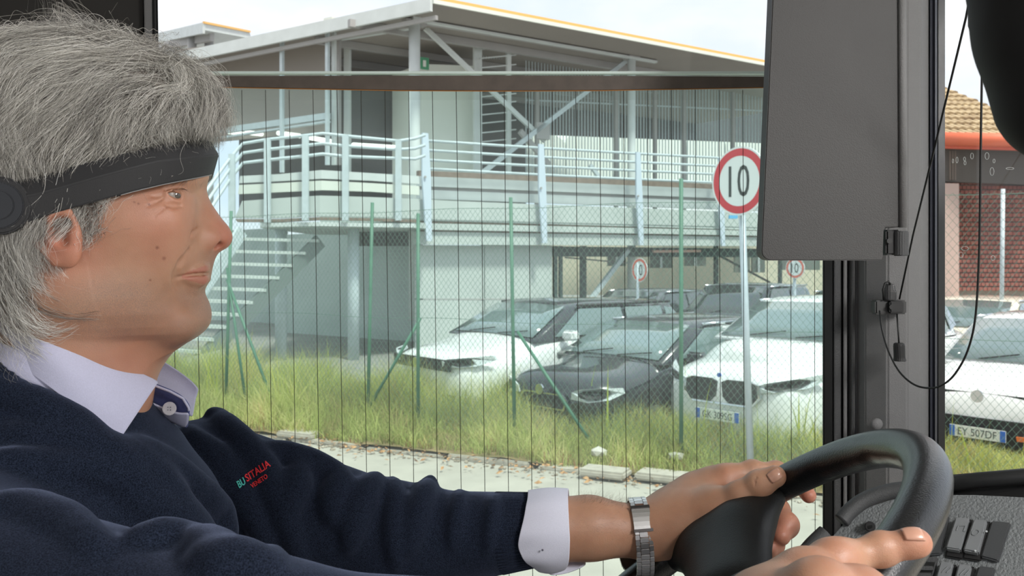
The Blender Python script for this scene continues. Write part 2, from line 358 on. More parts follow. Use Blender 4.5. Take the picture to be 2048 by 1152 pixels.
# ---- grass and weeds
FPA = np.array((1.62, 8.62)); FD = np.array([-.883, .469])   # the fence line
def grass(n, dlo, dhi, hfun, slo, shi, wd, cols, seed, name, label, droop=.5):
    rg = np.random.default_rng(seed); s = rg.uniform(slo, shi, n); d = rg.uniform(dlo, dhi, n)
    # tufts
    tf = rg.uniform(slo, shi, n//14); td = rg.uniform(dlo, dhi, n//14); k = rg.integers(0, n//14, n); mixm = rg.random(n) < .6
    s = np.where(mixm, tf[k]+rg.normal(size=n)*.05, s); d = np.where(mixm, td[k]+rg.normal(size=n)*.05, d); d = np.clip(d, dlo, dhi)
    B = KA[None, :]+np.outer(s, KD)+np.outer(d, KN); B[:, 2] = .03+.10*np.sin(np.minimum(1, d/1.6)*PI*.5)-np.maximum(0, d-1.9)*.28-.01
    h = hfun(s, d)*rg.uniform(.45, 1.15, n); a = rg.uniform(0, 2*PI, n); lean = rg.uniform(.1, droop, n)
    D = np.stack([np.cos(a), np.sin(a), np.zeros(n)], 1); ww = wd*rg.uniform(.6, 1.4, n); f1 = rg.uniform(0, 2*PI, n); Wd = np.stack([np.cos(f1), np.sin(f1), np.zeros(n)], 1)
    T = [0, .35, .7, 1]; V = []
    for t in T:
        c = B+D*(h*lean*t*t)[:, None]; c[:, 2] += h*t*(1-.28*lean*t); w = (ww*(1-t**1.5))[:, None]
        if t < 1: V += [c-Wd*w, c+Wd*w]
        else: V += [c]
    V = np.stack(V, 1).reshape(-1, 3); base = np.arange(n)*7
    Q_ = np.concatenate([np.stack([base+i for i in (0, 1, 3, 2)], 1), np.stack([base+i for i in (2, 3, 5, 4)], 1), np.stack([base+i for i in (4, 5, 6, 6)], 1)])
    me = bpy.data.meshes.new(name); T_ = np.concatenate([Q_[:, [0, 1, 2]], Q_[:2*n][:, [0, 2, 3]]])
    me.vertices.add(len(V)); me.vertices.foreach_set('co', V.astype(np.float32).ravel()); me.loops.add(T_.size); me.loops.foreach_set('vertex_index', T_.astype(np.int32).ravel())
    me.polygons.add(len(T_)); me.polygons.foreach_set('loop_start', np.arange(0, T_.size, 3, dtype=np.int32)); me.update(calc_edges=True)
    ca = rg.random(n); big = np.clip(.5+.5*np.sin(s*1.7+d*2.3)+.3*np.sin(s*4.1)-.2, 0, 1); at_ = me.attributes.new('tone', 'FLOAT', 'POINT'); at_.data.foreach_set('value', np.repeat(np.clip(ca*.55+big*.35+.25*np.sin(s*6.1+d*9)*np.sin(s*2.2-d*5), 0, 1), 7).astype(np.float32))
    m = bpy.data.materials.new(name); m.use_nodes = True; t = m.node_tree; b = t.nodes['Principled BSDF']
    an = t.nodes.new('ShaderNodeAttribute'); an.attribute_name = 'tone'; r = t.nodes.new('ShaderNodeValToRGB'); el = r.color_ramp.elements
    el[0].position = 0; el[0].color = (*lin(cols[0]), 1); el[1].position = 1; el[1].color = (*lin(cols[-1]), 1)
    for i, c in enumerate(cols[1:-1]): e = el.new((i+1)/(len(cols)-1)); e.color = (*lin(c), 1)
    t.links.new(an.outputs['Fac'], r.inputs[0]); t.links.new(r.outputs[0], b.inputs['Base Color']); b.inputs['Roughness'].default_value = .7; b.inputs['Specular IOR Level'].default_value = .25
    tr = t.nodes.new('ShaderNodeBsdfTranslucent'); t.links.new(r.outputs[0], tr.inputs[0]); mx = t.nodes.new('ShaderNodeMixShader'); mx.inputs[0].default_value = .35
    t.links.new(b.outputs[0], mx.inputs[1]); t.links.new(tr.outputs[0], mx.inputs[2]); t.links.new(mx.outputs[0], t.nodes['Material Output'].inputs[0])
    me.materials.append(m); o = bpy.data.objects.new(name, me); COL.objects.link(o); return tag(o, label, 'grass', kind='stuff')
def hh(s, d):
    base = np.interp(s, [-3, 0, 3, 5.5, 8], [.62, .66, .50, .30, .26]); return base*np.clip(.36+d*.56, .2, 1.0)*(.8+.35*np.sin(s*2.9)*np.sin(s*1.3+d*2))
GC = [(184, 166, 116), (160, 172, 98), (180, 192, 108), (204, 208, 128), (224, 218, 156), (224, 196, 146)]
grass(120000, .10, 2.5, lambda s, d: hh(s, d)*1.28, -9, 13, .0038, GC, 5, 'grass', 'tall unmown green and yellow grass growing along the fence', 1.0)
grass(9000, .10, 1.0, lambda s, d: .16+0*s, -9, 13, .008, [(120, 130, 60), (150, 160, 80), (176, 130, 90), (190, 150, 110)], 8, 'low_weeds', 'low leafy weeds and russet stalks at the front of the verge', 1.1)
grass(260, .7, 2.0, lambda s, d: np.interp(s, [-3, 3, 8], [.95, .85, .55]), -8, 12, .012, [(160, 176, 70), (190, 200, 90), (214, 206, 110)], 12, 'tall_weed_stalks', 'tall single weed stalks standing above the grass', .35)
# ---- chain-link fence
M_green = mat('green painted fence steel', (76, 124, 102), .5, noise=.2, nscale=8)
M_wire = mat('green coated fence wire', (96, 128, 112), .5)
fence = empty('chain_link_fence', (FPA[0], FPA[1], .1), 'green chain-link fence on leaning green posts in front of the parked cars', 'fence')
def fpt(s, z): return Vector((FPA[0]+FD[0]*s, FPA[1]+FD[1]*s, z))
for s, z, ln, r in ((5.95, 2.62, .10, .020), (3.72, 2.66, .07, .020), (3.02, 2.52, 0, .020), (1.80, 2.66, -.05, .020), (0, 2.78, .0, .020), (-1.55, 2.8, 0, .020), (-3.4, 2.85, 0, .020), (8.2, 2.6, 0, .02)):
    a = fpt(s, .0); b = fpt(s-ln, z); MB().tube([a, (a+b)/2, b], r, 10).build('fence_post', M_green, fence, smooth=True)
for s, ds, zt in ((5.95, -.9, 1.75), (5.95, -.38, 1.9), (3.02, .85, 1.35), (1.80, -.95, 1.25)):
    MB().tube([fpt(s-.03, zt), fpt(s+ds, .05)], .018, 8).build('fence_brace', M_green, fence, smooth=True)
mb = MB(); cs = .062; z0, z1 = .12, 2.56; s0, s1 = -3.4, 8.2
def wire(mb, a, b, r=.0014):
    a, b = Vector(a), Vector(b); d = (b-a).normalized(); n = Vector((FD[1], -FD[0], 0)); u = d.cross(n).normalized(); o = len(mb.v)
    for p in (a, b):
        for w in (u*r, n*r-u*r*.7, -n*r-u*r*.7): mb.v.append(tuple(p+w))
    mb.f += [(o, o+1, o+4, o+3), (o+1, o+2, o+5, o+4), (o+2, o, o+3, o+5)]
k = s0-(z1-z0)
while k < s1+(z1-z0):
    for sg in (1, -1):
        # diagonal s = k + sg*(z-z0)*.8
        za, zb = z0, z1; sa, sb = k, k+sg*(z1-z0)*.8
        if sg < 0: sa, sb = k+(z1-z0)*0, k-(z1-z0)*.8
        if max(sa, sb) < s0 or min(sa, sb) > s1: continue
        def clip(s_): return z0+(s_-sa)/(sb-sa)*(z1-z0)
        P_ = [(sa, za), (sb, zb)]
        if sa < s0: P_[0] = (s0, clip(s0))
        if sb < s0: P_[1] = (s0, clip(s0))
        if sa > s1: P_[0] = (s1, clip(s1))
        if sb > s1: P_[1] = (s1, clip(s1))
        n_ = Vector((FD[1], -FD[0], 0))*(.0016*sg); wire(mb, fpt(*P_[0])+n_, fpt(*P_[1])+n_)
    k += cs
mb.build('wire_mesh', M_wire, fence, fix=False, kind='stuff')
for z in (2.55, 1.35, .14): MB().tube([fpt(s, z+.012*math.sin(s*3)) for s in np.linspace(s0, s1, 40)], .0026, 5).build('tension_wire', M_wire, fence)
# ---- road signs
M_post = mat('galvanised steel post', (186, 196, 204), .45, metal=.25, noise=.1, nscale=20)
M_white = mat('white sign face', (232, 238, 236), .45); M_red = mat('red sign ring', (206, 44, 58), .45); M_blk = mat('black numerals', (32, 44, 42), .5)
def road_sign(px, py, Y, rpx, nrm, word, name, label, pole_bottom, polepx, pr, red=None, cat='sign', lean=0):
    c = at(px, py, Y); r = rpx/F*Y; nv = Vector(nrm).normalized(); root = empty(name, at(polepx[1], pole_bottom, Y), label, cat)
    u = Vector((0, 0, 1)).cross(nv).normalized(); w = nv.cross(u).normalized()
    back = MB().disc(c-nv*.012, nv, r, .012, 48).build('sign_plate', M_white, root)
    def ringm(r0, r1, z, m, nm, par):
        V = [];Fq = []; n = 64
        for k in range(n):
            a = 2*PI*k/n; d = u*math.cos(a)+w*math.sin(a)
            V += [c+d*r0+nv*z, c+d*r1+nv*z]
        Fq = [(2*k, 2*k+1, (2*k+3) % (2*n), (2*k+2) % (2*n)) for k in range(n)]; return mesh_obj(nm, V, Fq, m, par)
    ringm(r*.73, r*.945, .0012, red or M_red, 'red_ring', back)
    v, f = txt_early(word, 1.0); xs = v[:, 0]; ys = v[:, 1]; v[:, 0] -= (xs.min()+xs.max())/2; v[:, 1] -= (ys.min()+ys.max())/2
    sc = r*.92/(ys.max()-ys.min()); mesh_obj('numerals', [c+u*(x*sc*.74)+w*(y*sc)+nv*.002 for x, y, z in v], f, M_blk, back)
    a = at(polepx[1], pole_bottom, Y); b = at(polepx[0], py-(rpx*.6 if rpx < 40 else 0), Y)
    MB().tube([a-nv*.10, b-nv*.10], pr, 14).build('sign_post', M_post, root, smooth=True)
    MB().obox(c-nv*.03-Vector((0, 0, r*.5)), u*r*.35, nv*.014, w*.02).build('clamp', M_post, root); MB().obox(c-nv*.03+Vector((0, 0, r*.5)), u*r*.35, nv*.014, w*.02).build('clamp', M_post, root)
    return root, u, w, nv, c, r
def txt_early(body_, size, bold=.0):
    c = bpy.data.curves.new('t', 'FONT'); c.body = body_; c.size = size; c.resolution_u = 3; c.offset = bold
    o = bpy.data.objects.new('t', c); COL.objects.link(o); dg = bpy.context.evaluated_depsgraph_get(); me = bpy.data.meshes.new_from_object(o.evaluated_get(dg))
    v = np.array([tuple(q.co) for q in me.vertices]); f = [tuple(p.vertices) for p in me.polygons]; bpy.data.objects.remove(o); bpy.data.curves.remove(c); bpy.data.meshes.remove(me); return v, f
sg = road_sign(1478, 362, 7.75, 69, (-.80, -.60, .0), '10', 'road_sign', 'large round speed limit sign 10 with red ring, nearest the window', 990, (1467, 1488), .030)
MB().obox(at(1466, 434, 7.72), (.035, 0, 0), (0, .02, 0), (0, 0, .014)).build('blue_bracket', mat('blue plastic', (96, 176, 222), .5), sg[0])
M_red2 = mat('sun-faded red ring', (226, 110, 88), .5)
road_sign(1279, 540, 19.2, 24, (-.85, -.52, 0), '10', 'road_sign', 'small faded speed limit sign under the deck, left of the green fence post', 700, (1268, 1268), .03, M_red2)
road_sign(1590, 536, 16.5, 21, (-.75, -.66, 0), '10', 'road_sign', 'small faded speed limit sign seen right under the dark visor', 720, (1583, 1583), .03, M_red2)
# ================================================================ the two-storey steel parking deck
RP0 = (-1.77, 20, 0); RN = Vector((.573, -.82, 0)).normalized(); RDv = Vector((.82, .573, 0)).normalized()
LN_ = Vector((-.573, -.82, 0)).normalized(); LDv = Vector((-.82, .573, 0)).normalized()
def R(px, py, off=0.0): return onplane(px, py, RP0, RN, off)
def Lp(px, py, off=0.0): return onplane(px, py, RP0, LN_, off)
M_st = mat('white painted steel', (212, 218, 216), .5, noise=.1, nscale=3); M_stb = mat('galvanised steel', (200, 212, 216), .45, noise=.12, nscale=6)
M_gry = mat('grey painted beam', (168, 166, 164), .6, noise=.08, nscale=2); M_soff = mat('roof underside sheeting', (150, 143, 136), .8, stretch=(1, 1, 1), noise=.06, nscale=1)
M_yel = mat('ochre roof edging', (236, 184, 104), .6); M_con = mat('precast concrete', (196, 204, 200), .9, noise=.12, nscale=1.2, bump=.15, bscale=20)
M_dk = mat('shade-coloured cladding', (92, 94, 96), .8, noise=.15, nscale=1); M_wall = mat('white wall panel', (222, 226, 216), .7, noise=.05, nscale=1)  # M_dk: the dim interior's shade put into the colour
M_rust = mat('brown stained joint', (140, 124, 112), .9, noise=.3, nscale=6)
bld = empty('parking_deck', (-1.77, 20, 0), 'two-storey white steel parking deck with a flat roof, railings and a stair', 'building')
def quad_slab(name, pts, th, m, par=bld, dirv=None, **kw):
    return MB().prism(pts, dirv if dirv is not None else Vector((0, 0, th))).build(name, m, par, **kw)
zr = R(865, 8).z
def flat(p, z): return Vector((p[0], p[1], z))
A_ = flat(R(865, 8), zr); B_ = flat(R(1790, 195), zr); C_ = flat(Lp(300, 125), zr)
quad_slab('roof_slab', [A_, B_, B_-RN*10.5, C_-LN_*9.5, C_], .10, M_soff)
MB().bar(A_+Vector((0, 0, .13))+RN*.03, B_+Vector((0, 0, .13))+RN*.03, .05, .07).build('roof_edging', M_yel, bld)
MB().bar(A_+Vector((0, 0, .05))+RN*.03, B_+Vector((0, 0, .05))+RN*.03, .05, .09).build('roof_fascia', M_wall, bld)
MB().bar(A_+Vector((0, 0, -.02))+LN_*.04, C_+Vector((0, 0, -.02))+LN_*.04, .08, .30).build('roof_fascia', M_st, bld)
MB().bar(A_+Vector((0, 0, -.27))-LN_*.15, C_+Vector((0, 0, -.27))-LN_*.15, .08, .10).build('gutter', M_gry, bld)
OC = -1.3
def onz(p, z): return Vector((p[0], p[1], z))
def rbeam(x0, y0, x1, y1, h, off, m=M_gry, w=.12, name='beam', par=bld, plane=R):
    a, b = plane(x0, y0, off), plane(x1, y1, off); return MB().bar(a, b, w, h).build(name, m, par)
rbeam(838, 36, 1312, 118, .26, OC); rbeam(838, 30, 1312, 112, .05, OC+.1, M_st); rbeam(838, 42, 1312, 124, .05, OC+.1, M_st)
rbeam(1300, 116, 1560, 150, .24, OC-.4)
rbeam(838, 42, 680, 68, .34, OC+.2, M_st, plane=Lp); rbeam(838, 42, 690, 66, .26, OC+.3, M_gry, plane=Lp)
def column(x, y0, y1, off, r, m=M_st, plane=R, name='column', xb=None):
    a, b = plane(x, y0, off), plane(xb or x, y1, off); a = Vector((b[0], b[1], a[2])) if xb is None else a
    return MB().tube([a, b], r, 18).build(name, m, bld, smooth=True)
column(829, 26, 640, OC, .135); column(1263, 110, 640, OC, .115); MB().obox(R(829, 46, OC), RDv*.28, RN*.1, (0, 0, .06)).build('column_head', M_gry, bld)
MB().obox(R(829, 30, OC), RDv*.12, RN*.18, (0, 0, .2)).build('column_head', M_st, bld); MB().obox(R(1263, 112, OC), RDv*.2, RN*.14, (0, 0, .09)).build('column_head', M_gry, bld)
def lpost(x, y0, y1, off, w, m=M_stb, plane=Lp, d=.08, dv=None, name='post'):
    b = plane(x, y1, off); a = plane(x, y0, off); a = Vector((b[0], b[1], a[2])); dv = dv or (LDv if plane is Lp else RDv); nn = LN_ if plane is Lp else RN
    return MB().obox((a+b)/2, dv*w/2, nn*d/2, (0, 0, (a-b).length/2)).build(name, m, bld)
lpost(564, 62, 345, -.3, .10); lpost(655, 45, 330, -.3, .09); lpost(668, 45, 330, -.5, .10, M_st); lpost(677, 42, 330, -.9, .13, M_gry); lpost(695, 78, 345, -1.6, .20, M_st)
MB().obox(Lp(660, 46, -.28), LDv*.14, LN_*.08, (0, 0, .12)).build('bracket', M_wall, bld)
# roof underside ribs, infill sheeting on the left
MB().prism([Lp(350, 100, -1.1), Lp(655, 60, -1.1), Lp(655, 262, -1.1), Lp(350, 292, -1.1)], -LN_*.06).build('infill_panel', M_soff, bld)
rbeam(360, 118, 650, 60, .12, -.2, M_st, plane=Lp, name='purlin'); rbeam(400, 268, 658, 232, .16, -.4, M_stb, plane=Lp, name='ramp_rail'); rbeam(400, 282, 658, 243, .05, -.4, M_stb, plane=Lp, name='ramp_rail')
for k in range(4):
    p = A_-RN*(2.2+k*2)-LN_*0; MB().bar(onz(p-RDv*1.0, zr-.1), onz(p+RDv*11, zr-.1), .14, .18).build('roof_rib', M_gry, bld)
# upper storey back
bk = -9.0
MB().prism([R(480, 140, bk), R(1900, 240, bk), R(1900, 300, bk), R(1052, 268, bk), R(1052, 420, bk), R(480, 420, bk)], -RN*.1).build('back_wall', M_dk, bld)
MB().prism([R(842, 128, -3.0), R(962, 132, -3.0), R(962, 400, -3.0), R(842, 400, -3.0)], -RN*1.6).build('lift_shaft', M_wall, bld)
MB().prism([R(700, 150, -5.0), R(842, 150, -5.0), R(842, 285, -5.0), R(700, 285, -5.0)], -RN*.2).build('shade_panel', M_dk, bld)  # dark sheet for the dim interior, shade put into its colour
# white canopies parked beyond the bars
M_tarp = mat('white tarpaulin', (244, 248, 240), .7)
for i, (x0, x1, yt, yb) in enumerate(((690, 835, 262, 330), (960, 1048, 285, 345), (1052, 1130, 270, 350), (1132, 1236, 262, 355), (1238, 1372, 250, 362), (1376, 1450, 258, 368), (1452, 1600, 262, 375))):
    a, b = R(x0, yb, -12.5), R(x1, yb, -12.5); h = R((x0+x1)/2, yt, -12.5).z-a.z; mid = (a+b)/2; hw = (b-a)/2; n_ = 14
    pts = [b, a]+[mid-hw*math.cos(PI*k/n_)+Vector((0, 0, h*(.72+.28*math.sin(PI*k/n_)))) for k in range(n_+1)]
    MB().prism(pts, -RN*2.5).build('rounded_shelter', M_tarp, bld)
# grille of upright bars
mb = MB()
for x in np.arange(1052, 1532, 6.2):
    yt = np.interp(x, [1052, 1120, 1180, 1532], [95, 118, 125, 150]); a = R(x, yt, -3.4); b = R(x, 372, -3.4); a = onz(b, a.z); mb.bar(a, b, .022, .03, up=(1, 0, 0))
for x in np.arange(962, 1020, 5.2):
    a = R(x, 88, -3.6); b = R(x, 118, -3.6); mb.bar(onz(b, a.z), b, .02, .02, up=(1, 0, 0))
mb.build('bar_grille', M_stb, bld, fix=False, kind='stuff')
for (x0, y0, x1, y1) in ((1052, 120, 1532, 165), (1052, 332, 1532, 352), (1052, 200, 1532, 222)): rbeam(x0, y0, x1, y1, .04, -3.42, M_stb, .03, 'grille_rail')
for x in (1074, 1232, 1310, 1368, 1466): lpost(x, 150, 420, -3.3, .12, M_gry, R)
lpost(955, 85, 400, -2.6, .24, M_st, R); lpost(1017, 75, 385, -2.4, .13, M_st, R); rbeam(957, 90, 1020, 78, .08, -2.4, M_st, .06)
for y in (95, 113, 132, 190, 206, 226, 243, 262, 280): rbeam(960, y+4, 1032, y-3, .03, -2.38, M_st, .03, 'ladder_rung')
rbeam(850, 56, 1090, 282, .12, -1.9, M_st, .08, 'brace'); rbeam(1252, 122, 905, 392, .12, -1.8, M_stb, .08, 'brace'); rbeam(1040, 262, 1098, 330, .14, -1.9, M_gry, .1, 'brace'); rbeam(1180, 330, 1225, 390, .10, -1.5, M_stb, .08, 'brace')
MB().obox(R(1085, 262, -1.8), RDv*.22, RN*.04, (0, 0, .22)).build('gusset', M_gry, bld)
gx = MB().obox(R(849, 127, -2.6), RDv*.12, RN*.02, (0, 0, .15)).build('exit_sign', mat('green sign', (70, 150, 110), .5), bld)
MB().obox(R(849, 127, -2.55), RDv*.04, RN*.01, (0, 0, .08)).build('pictogram', M_wall, gx)
# deck slab and its banded edge
zd = R(840, 418).z
quad_slab('deck_slab', [onz(R(838, 440), zd-.25), onz(R(1900, 440), zd-.25), onz(R(1900, 440), zd-.25)-RN*16, onz(Lp(420, 440), zd-.25)-LN_*14, onz(Lp(640, 440), zd-.25)], .3, M_con)
def band(ya0, yb0, ya1, yb1, off, m, name, th=.12, x0=838, x1=1750):
    k = (x1-1440)/(1440-840); e0 = ya1+(ya1-ya0)*k*.75; e1 = yb1+(yb1-yb0)*k*.75
    return MB().prism([R(x0, ya0, off), R(x1, e0, off), R(x1, e1, off), R(x0, yb0, off)], -RN*th).build(name, m, bld)
band(399, 438, 425, 454, .02, M_con, 'edge_beam'); band(438, 446, 454, 461, -.06, M_rust, 'edge_joint'); band(446, 459, 461, 471, .05, M_con, 'edge_flange'); band(459, 463, 471, 474, -.05, M_rust, 'edge_joint'); band(463, 489, 474, 492, -.02, M_con, 'lower_beam', .3)
band(352, 372, 381, 399, -.25, M_st, 'guard_rail'); band(372, 379, 399, 405, -.34, M_gry, 'guard_rail_valley'); band(379, 397, 405, 421, -.25, M_st, 'guard_rail'); band(341, 352, 371, 381, -.4, M_rust, 'kerb_strip')  # valley strip greyer than the crests, its shadow put into the colour
for ya, yb in ((282, 309), (301, 326), (320.5, 343), (338, 360)):
    sl = (yb-ya)/(1265-862); pts = [R(x, ya+(x-862)*sl*(1-.00022*(x-862)), .12) for x in (855, 1000, 1140, 1277, 1440, 1600)]
    MB().tube(pts, .032, 8).build('railing_tube', M_stb, bld, smooth=True)
for x, y0, y1 in ((851, 266, 482), (1083, 288, 486), (1277, 304, 490), (1441, 318, 492), (1580, 330, 494)):
    a, b = R(x, y0, .2), R(x+4, y1, .2); w0 = .07; w1 = .115; mid = R(x+2, y0+90, .2)
    MB().prism([a-RDv*w0, a+RDv*w0, mid+RDv*w1, b+RDv*w1, b-RDv*.02, mid-RDv*w1*.9], -RN*.05).build('railing_post', mat('pale blue plate steel', (204, 216, 228), .5), bld)
    MB().disc(R(x-1, y0+88, .22), RN, .028, .02, 10).build('bolt', M_gry, bld)
# lower storey: concrete wall in panels, opening, columns
for (x0, x1, y0, y1) in ((838, 968, 490, 597), (970, 1104, 490, 597), (838, 968, 600, 720), (970, 1104, 600, 720)):
    MB().prism([R(x0, y0, -.30), R(x1, y0+1, -.30), R(x1, y1, -.30), R(x0, y1, -.30)], -RN*.2).build('wall_panel', M_con, bld)
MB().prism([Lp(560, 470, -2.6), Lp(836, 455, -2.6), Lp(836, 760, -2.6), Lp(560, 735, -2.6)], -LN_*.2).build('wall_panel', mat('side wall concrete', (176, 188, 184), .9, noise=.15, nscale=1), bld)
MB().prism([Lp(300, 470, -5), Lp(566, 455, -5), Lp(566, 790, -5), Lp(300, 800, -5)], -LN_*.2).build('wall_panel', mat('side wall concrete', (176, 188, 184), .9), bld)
for x, w, y1 in ((1110, .10, 640), (1121, .08, 640), (1166, .18, 640), (1432, .14, 640), (1560, .12, 640)): lpost(x, 492, y1, -1.5 if x > 1150 else -.4, w, mat('dark green steel', (58, 76, 74), .6), R)
rbeam(1105, 503, 1760, 508, .26, -.9, mat('dark green steel', (58, 76, 74), .6), .3)
rbeam(1182, 598, 1256, 500, .12, -.6, M_stb, .1, 'brace'); rbeam(1130, 515, 1300, 530, .04, -2.2, M_gry, .04, 'cable'); rbeam(1440, 512, 1540, 565, .06, -3, M_dk, .05, 'brace')
rbeam(1306, 503, 1400, 502, .07, -.5, mat('pink pipe', (220, 176, 160), .6), .07, 'pipe')
# ---- landing and stair at the left corner
def YL(px): return float(np.interp(px, [330, 470, 640, 850], [16.6, 18.6, 18.3, 19.4]))
def la(px, py, o=0.0): return at(px, py, YL(px)+o)
def lband(pts0, pts1, m, name, th=.15):
    mb = MB(); n = len(pts0)
    V = [la(*p) for p in pts0]+[la(*p) for p in pts1]; V += [q+Vector((0, th, 0)) for q in V]; F_ = []
    for i in range(n-1): F_ += [(i, i+1, n+i+1, n+i), (2*n+i, 2*n+n+i, 2*n+n+i+1, 2*n+i+1), (i, 2*n+i, 2*n+i+1, i+1), (n+i, n+i+1, 3*n+i+1, 3*n+i)]
    F_ += [(0, n, 3*n, 2*n), (n-1, 2*n-1+2*n-0, 3*n-1, 0+n-1)][:1]
    return MB().add(V, F_).build(name, m, bld)
lband([(484, 402), (560, 396), (640, 391), (740, 394), (838, 398)], [(470, 436), (560, 436), (640, 432), (740, 434), (838, 437)], M_con, 'landing_edge')
lband([(470, 438), (560, 438), (640, 434), (740, 436), (838, 439)], [(475, 444), (560, 444), (640, 440), (740, 442), (838, 445)], M_rust, 'landing_joint')
lband([(520, 446), (640, 444), (740, 446), (830, 447)], [(520, 454), (640, 452), (740, 454), (830, 455)], M_st, 'landing_flange')
lband([(480, 352), (560, 348), (643, 340), (740, 346), (838, 352)], [(478, 366), (560, 362), (643, 357), (740, 361), (838, 368)], M_st, 'guard_rail', .1)
lband([(478, 370), (560, 366), (643, 361), (740, 366), (838, 372)], [(476, 388), (560, 384), (643, 380), (740, 383), (838, 390)], M_wall, 'guard_rail', .1)
for yo, k in ((0, 1), (20, .9), (41, .8)):
    pts = [(345, 470+yo*1.3), (410, 385+yo*1.2), (462, 314+yo), (486, 287+yo*.95), (535, 279+yo), (612, 271+yo), (645, 267+yo), (692, 272+yo), (797, 282+yo*.85), (830, 277+yo), (850, 270+yo)]
    MB().tube([la(x, y, -.05) for x, y in pts], .034, 8).build('railing_tube', M_stb, bld, smooth=True)
    MB().tube([la(x, y, -.02) for x, y in [(505, 400), (470, 425), (430, 440)]], .03, 6)
for x, y0, y1 in ((464, 308, 436), (535, 277, 445), (611, 270, 441), (691, 270, 441), (797, 280, 441)):
    a, b = la(x, y0, -.1), la(x, y1, -.1); MB().obox((a+b)/2, (.062, 0, 0), (0, .05, 0), (0, 0, (a-b).length/2)).build('railing_post', M_stb, bld)
for x in (562, 707): MB().tube([at(x, 452, 19.4), at(x, 722, 19.4)], .125, 18).build('column', M_stb, bld, smooth=True)
MB().prism([la(520, 456), la(838, 456), la(838, 456)+Vector((2, 6, 0)), la(520, 456)+Vector((0, 5, 0))], (0, 0, .12)).build('landing_slab', M_con, bld)
MB().prism([at(705, 455, 21.5), at(822, 455, 21.5), at(822, 492, 21.5), at(705, 492, 21.5)], (0, .2, 0)).build('shade_panel', M_dk, bld)  # dark sheet under the landing, the soffit's shade put into its colour
MB().bar(at(640, 482, 18.9), at(350, 772, 16.9), .10, .30).build('stair_stringer', mat('dark stringer steel', (110, 122, 120), .6), bld)
MB().bar(at(484, 462, 18.2), at(296, 740, 16.2), .08, .26).build('stair_stringer', M_stb, bld)
for i in range(12):
    t = i/11; y = 478+t*270; xl = 482-t*185; xr = 640-t*285; Yl_ = 18.3-t*2.0; Yr = 18.9-t*1.95
    a, b = at(xl, y, Yl_), at(xr, y+4, Yr); MB().obox((a+b)/2, (b-a)/2, Vector((-.0, .16, 0)), (0, 0, .03)).build('stair_tread', M_con, bld)
MB().prism([at(270, 742, 15.6), at(440, 700, 17.2), at(440, 776, 17.2), at(270, 776, 15.6)], (0, .25, 0)).build('stair_base_wall', mat('smooth grey render', (176, 180, 178), .9), bld)
# strip lamps lit under the deck roof
M_lamp = bpy.data.materials.new('lit tube'); M_lamp.use_nodes = True; _b = M_lamp.node_tree.nodes['Principled BSDF']; _b.inputs['Emission Color'].default_value = (1, 1, .9, 1); _b.inputs['Emission Strength'].default_value = 1.2
for x0, x1, y0, y1 in ((448, 486, 262, 268), (492, 524, 265, 268), (556, 600, 266, 272), (618, 662, 275, 283), (706, 800, 290, 296)):
    MB().tube([Lp(x0, y0, -.9), Lp(x1, y1, -.9)], .06, 8).build('strip_lamp', M_lamp, bld)
# ---- second canopy far left, beige building seen under the deck, right-hand building
b2 = empty('distant_canopy', at(400, 700, 42), 'small distant flat-roofed canopy with ochre edging at the upper left', 'building')
a, b, c = at(300, 72, 44), at(408, 48, 38), at(500, 66, 42)
MB().prism([a, b, c, c+Vector((-2, 9, 0)), a+Vector((2, 8, 0))], (0, 0, -.25)).build('roof_slab', M_st, b2)
MB().bar(b+Vector((0, -.05, .05)), c+Vector((0, -.05, .05)), .1, .09).build('roof_edging', M_yel, b2); MB().bar(at(300, 80, 44), at(408, 56, 38), .1, .45).build('roof_fascia', M_st, b2)
MB().bar(at(330, 92, 42), at(424, 74, 39), .2, .35).build('beam', M_gry, b2)
for x in (384, 418): MB().tube([at(x, 62, 40), at(x, 560, 40)], .2, 12).build('column', M_gry, b2, smooth=True)
b3 = empty('beige_building', at(1400, 560, 48), 'low beige building with dark windows glimpsed under the deck', 'building')
MB().prism([at(1060, 430, 46), at(1720, 430, 52), at(1720, 590, 52), at(1060, 590, 46)], (0, 1, 0)).build('wall', mat('beige render', (206, 198, 176), .9, noise=.06, nscale=.4), b3)
for x0, x1, y0, y1 in ((1215, 1252, 512, 532), (1300, 1345, 514, 536), (1370, 1412, 514, 532), (1470, 1500, 512, 545), (1505, 1530, 512, 545), (1560, 1640, 515, 540)):
    w_ = MB().prism([at(x0, y0, 45.6), at(x1, y0, 45.6), at(x1, y1, 45.6), at(x0, y1, 45.6)], (0, .3, 0)).build('window', mat('grey window glass', (110, 116, 108), .3), b3)  # panes in one even grey-green
    MB().box(0, .01, 0, .01, 0, .01) if 0 else MB().bar(at((x0+x1)/2, y0, 45.5), at((x0+x1)/2, y1, 45.5), .1, .1, up=(1, 0, 0)).build('mullion', M_st, w_)
rb_ = empty('tiled_building', at(1980, 600, 17), 'brick building with a tiled roof and orange gutter right of the pillar', 'building')
g0, g1 = at(1860, 277, 17), at(2140, 283, 16.2); MB().tube([g0, g1], .13, 12).build('gutter', mat('orange painted gutter', (224, 112, 78), .55), rb_, smooth=True)
MB().bar(g0+Vector((0, .1, -.13)), g1+Vector((0, .1, -.13)), .12, .08).build('gutter_board', mat('orange board', (206, 96, 68), .6), rb_)
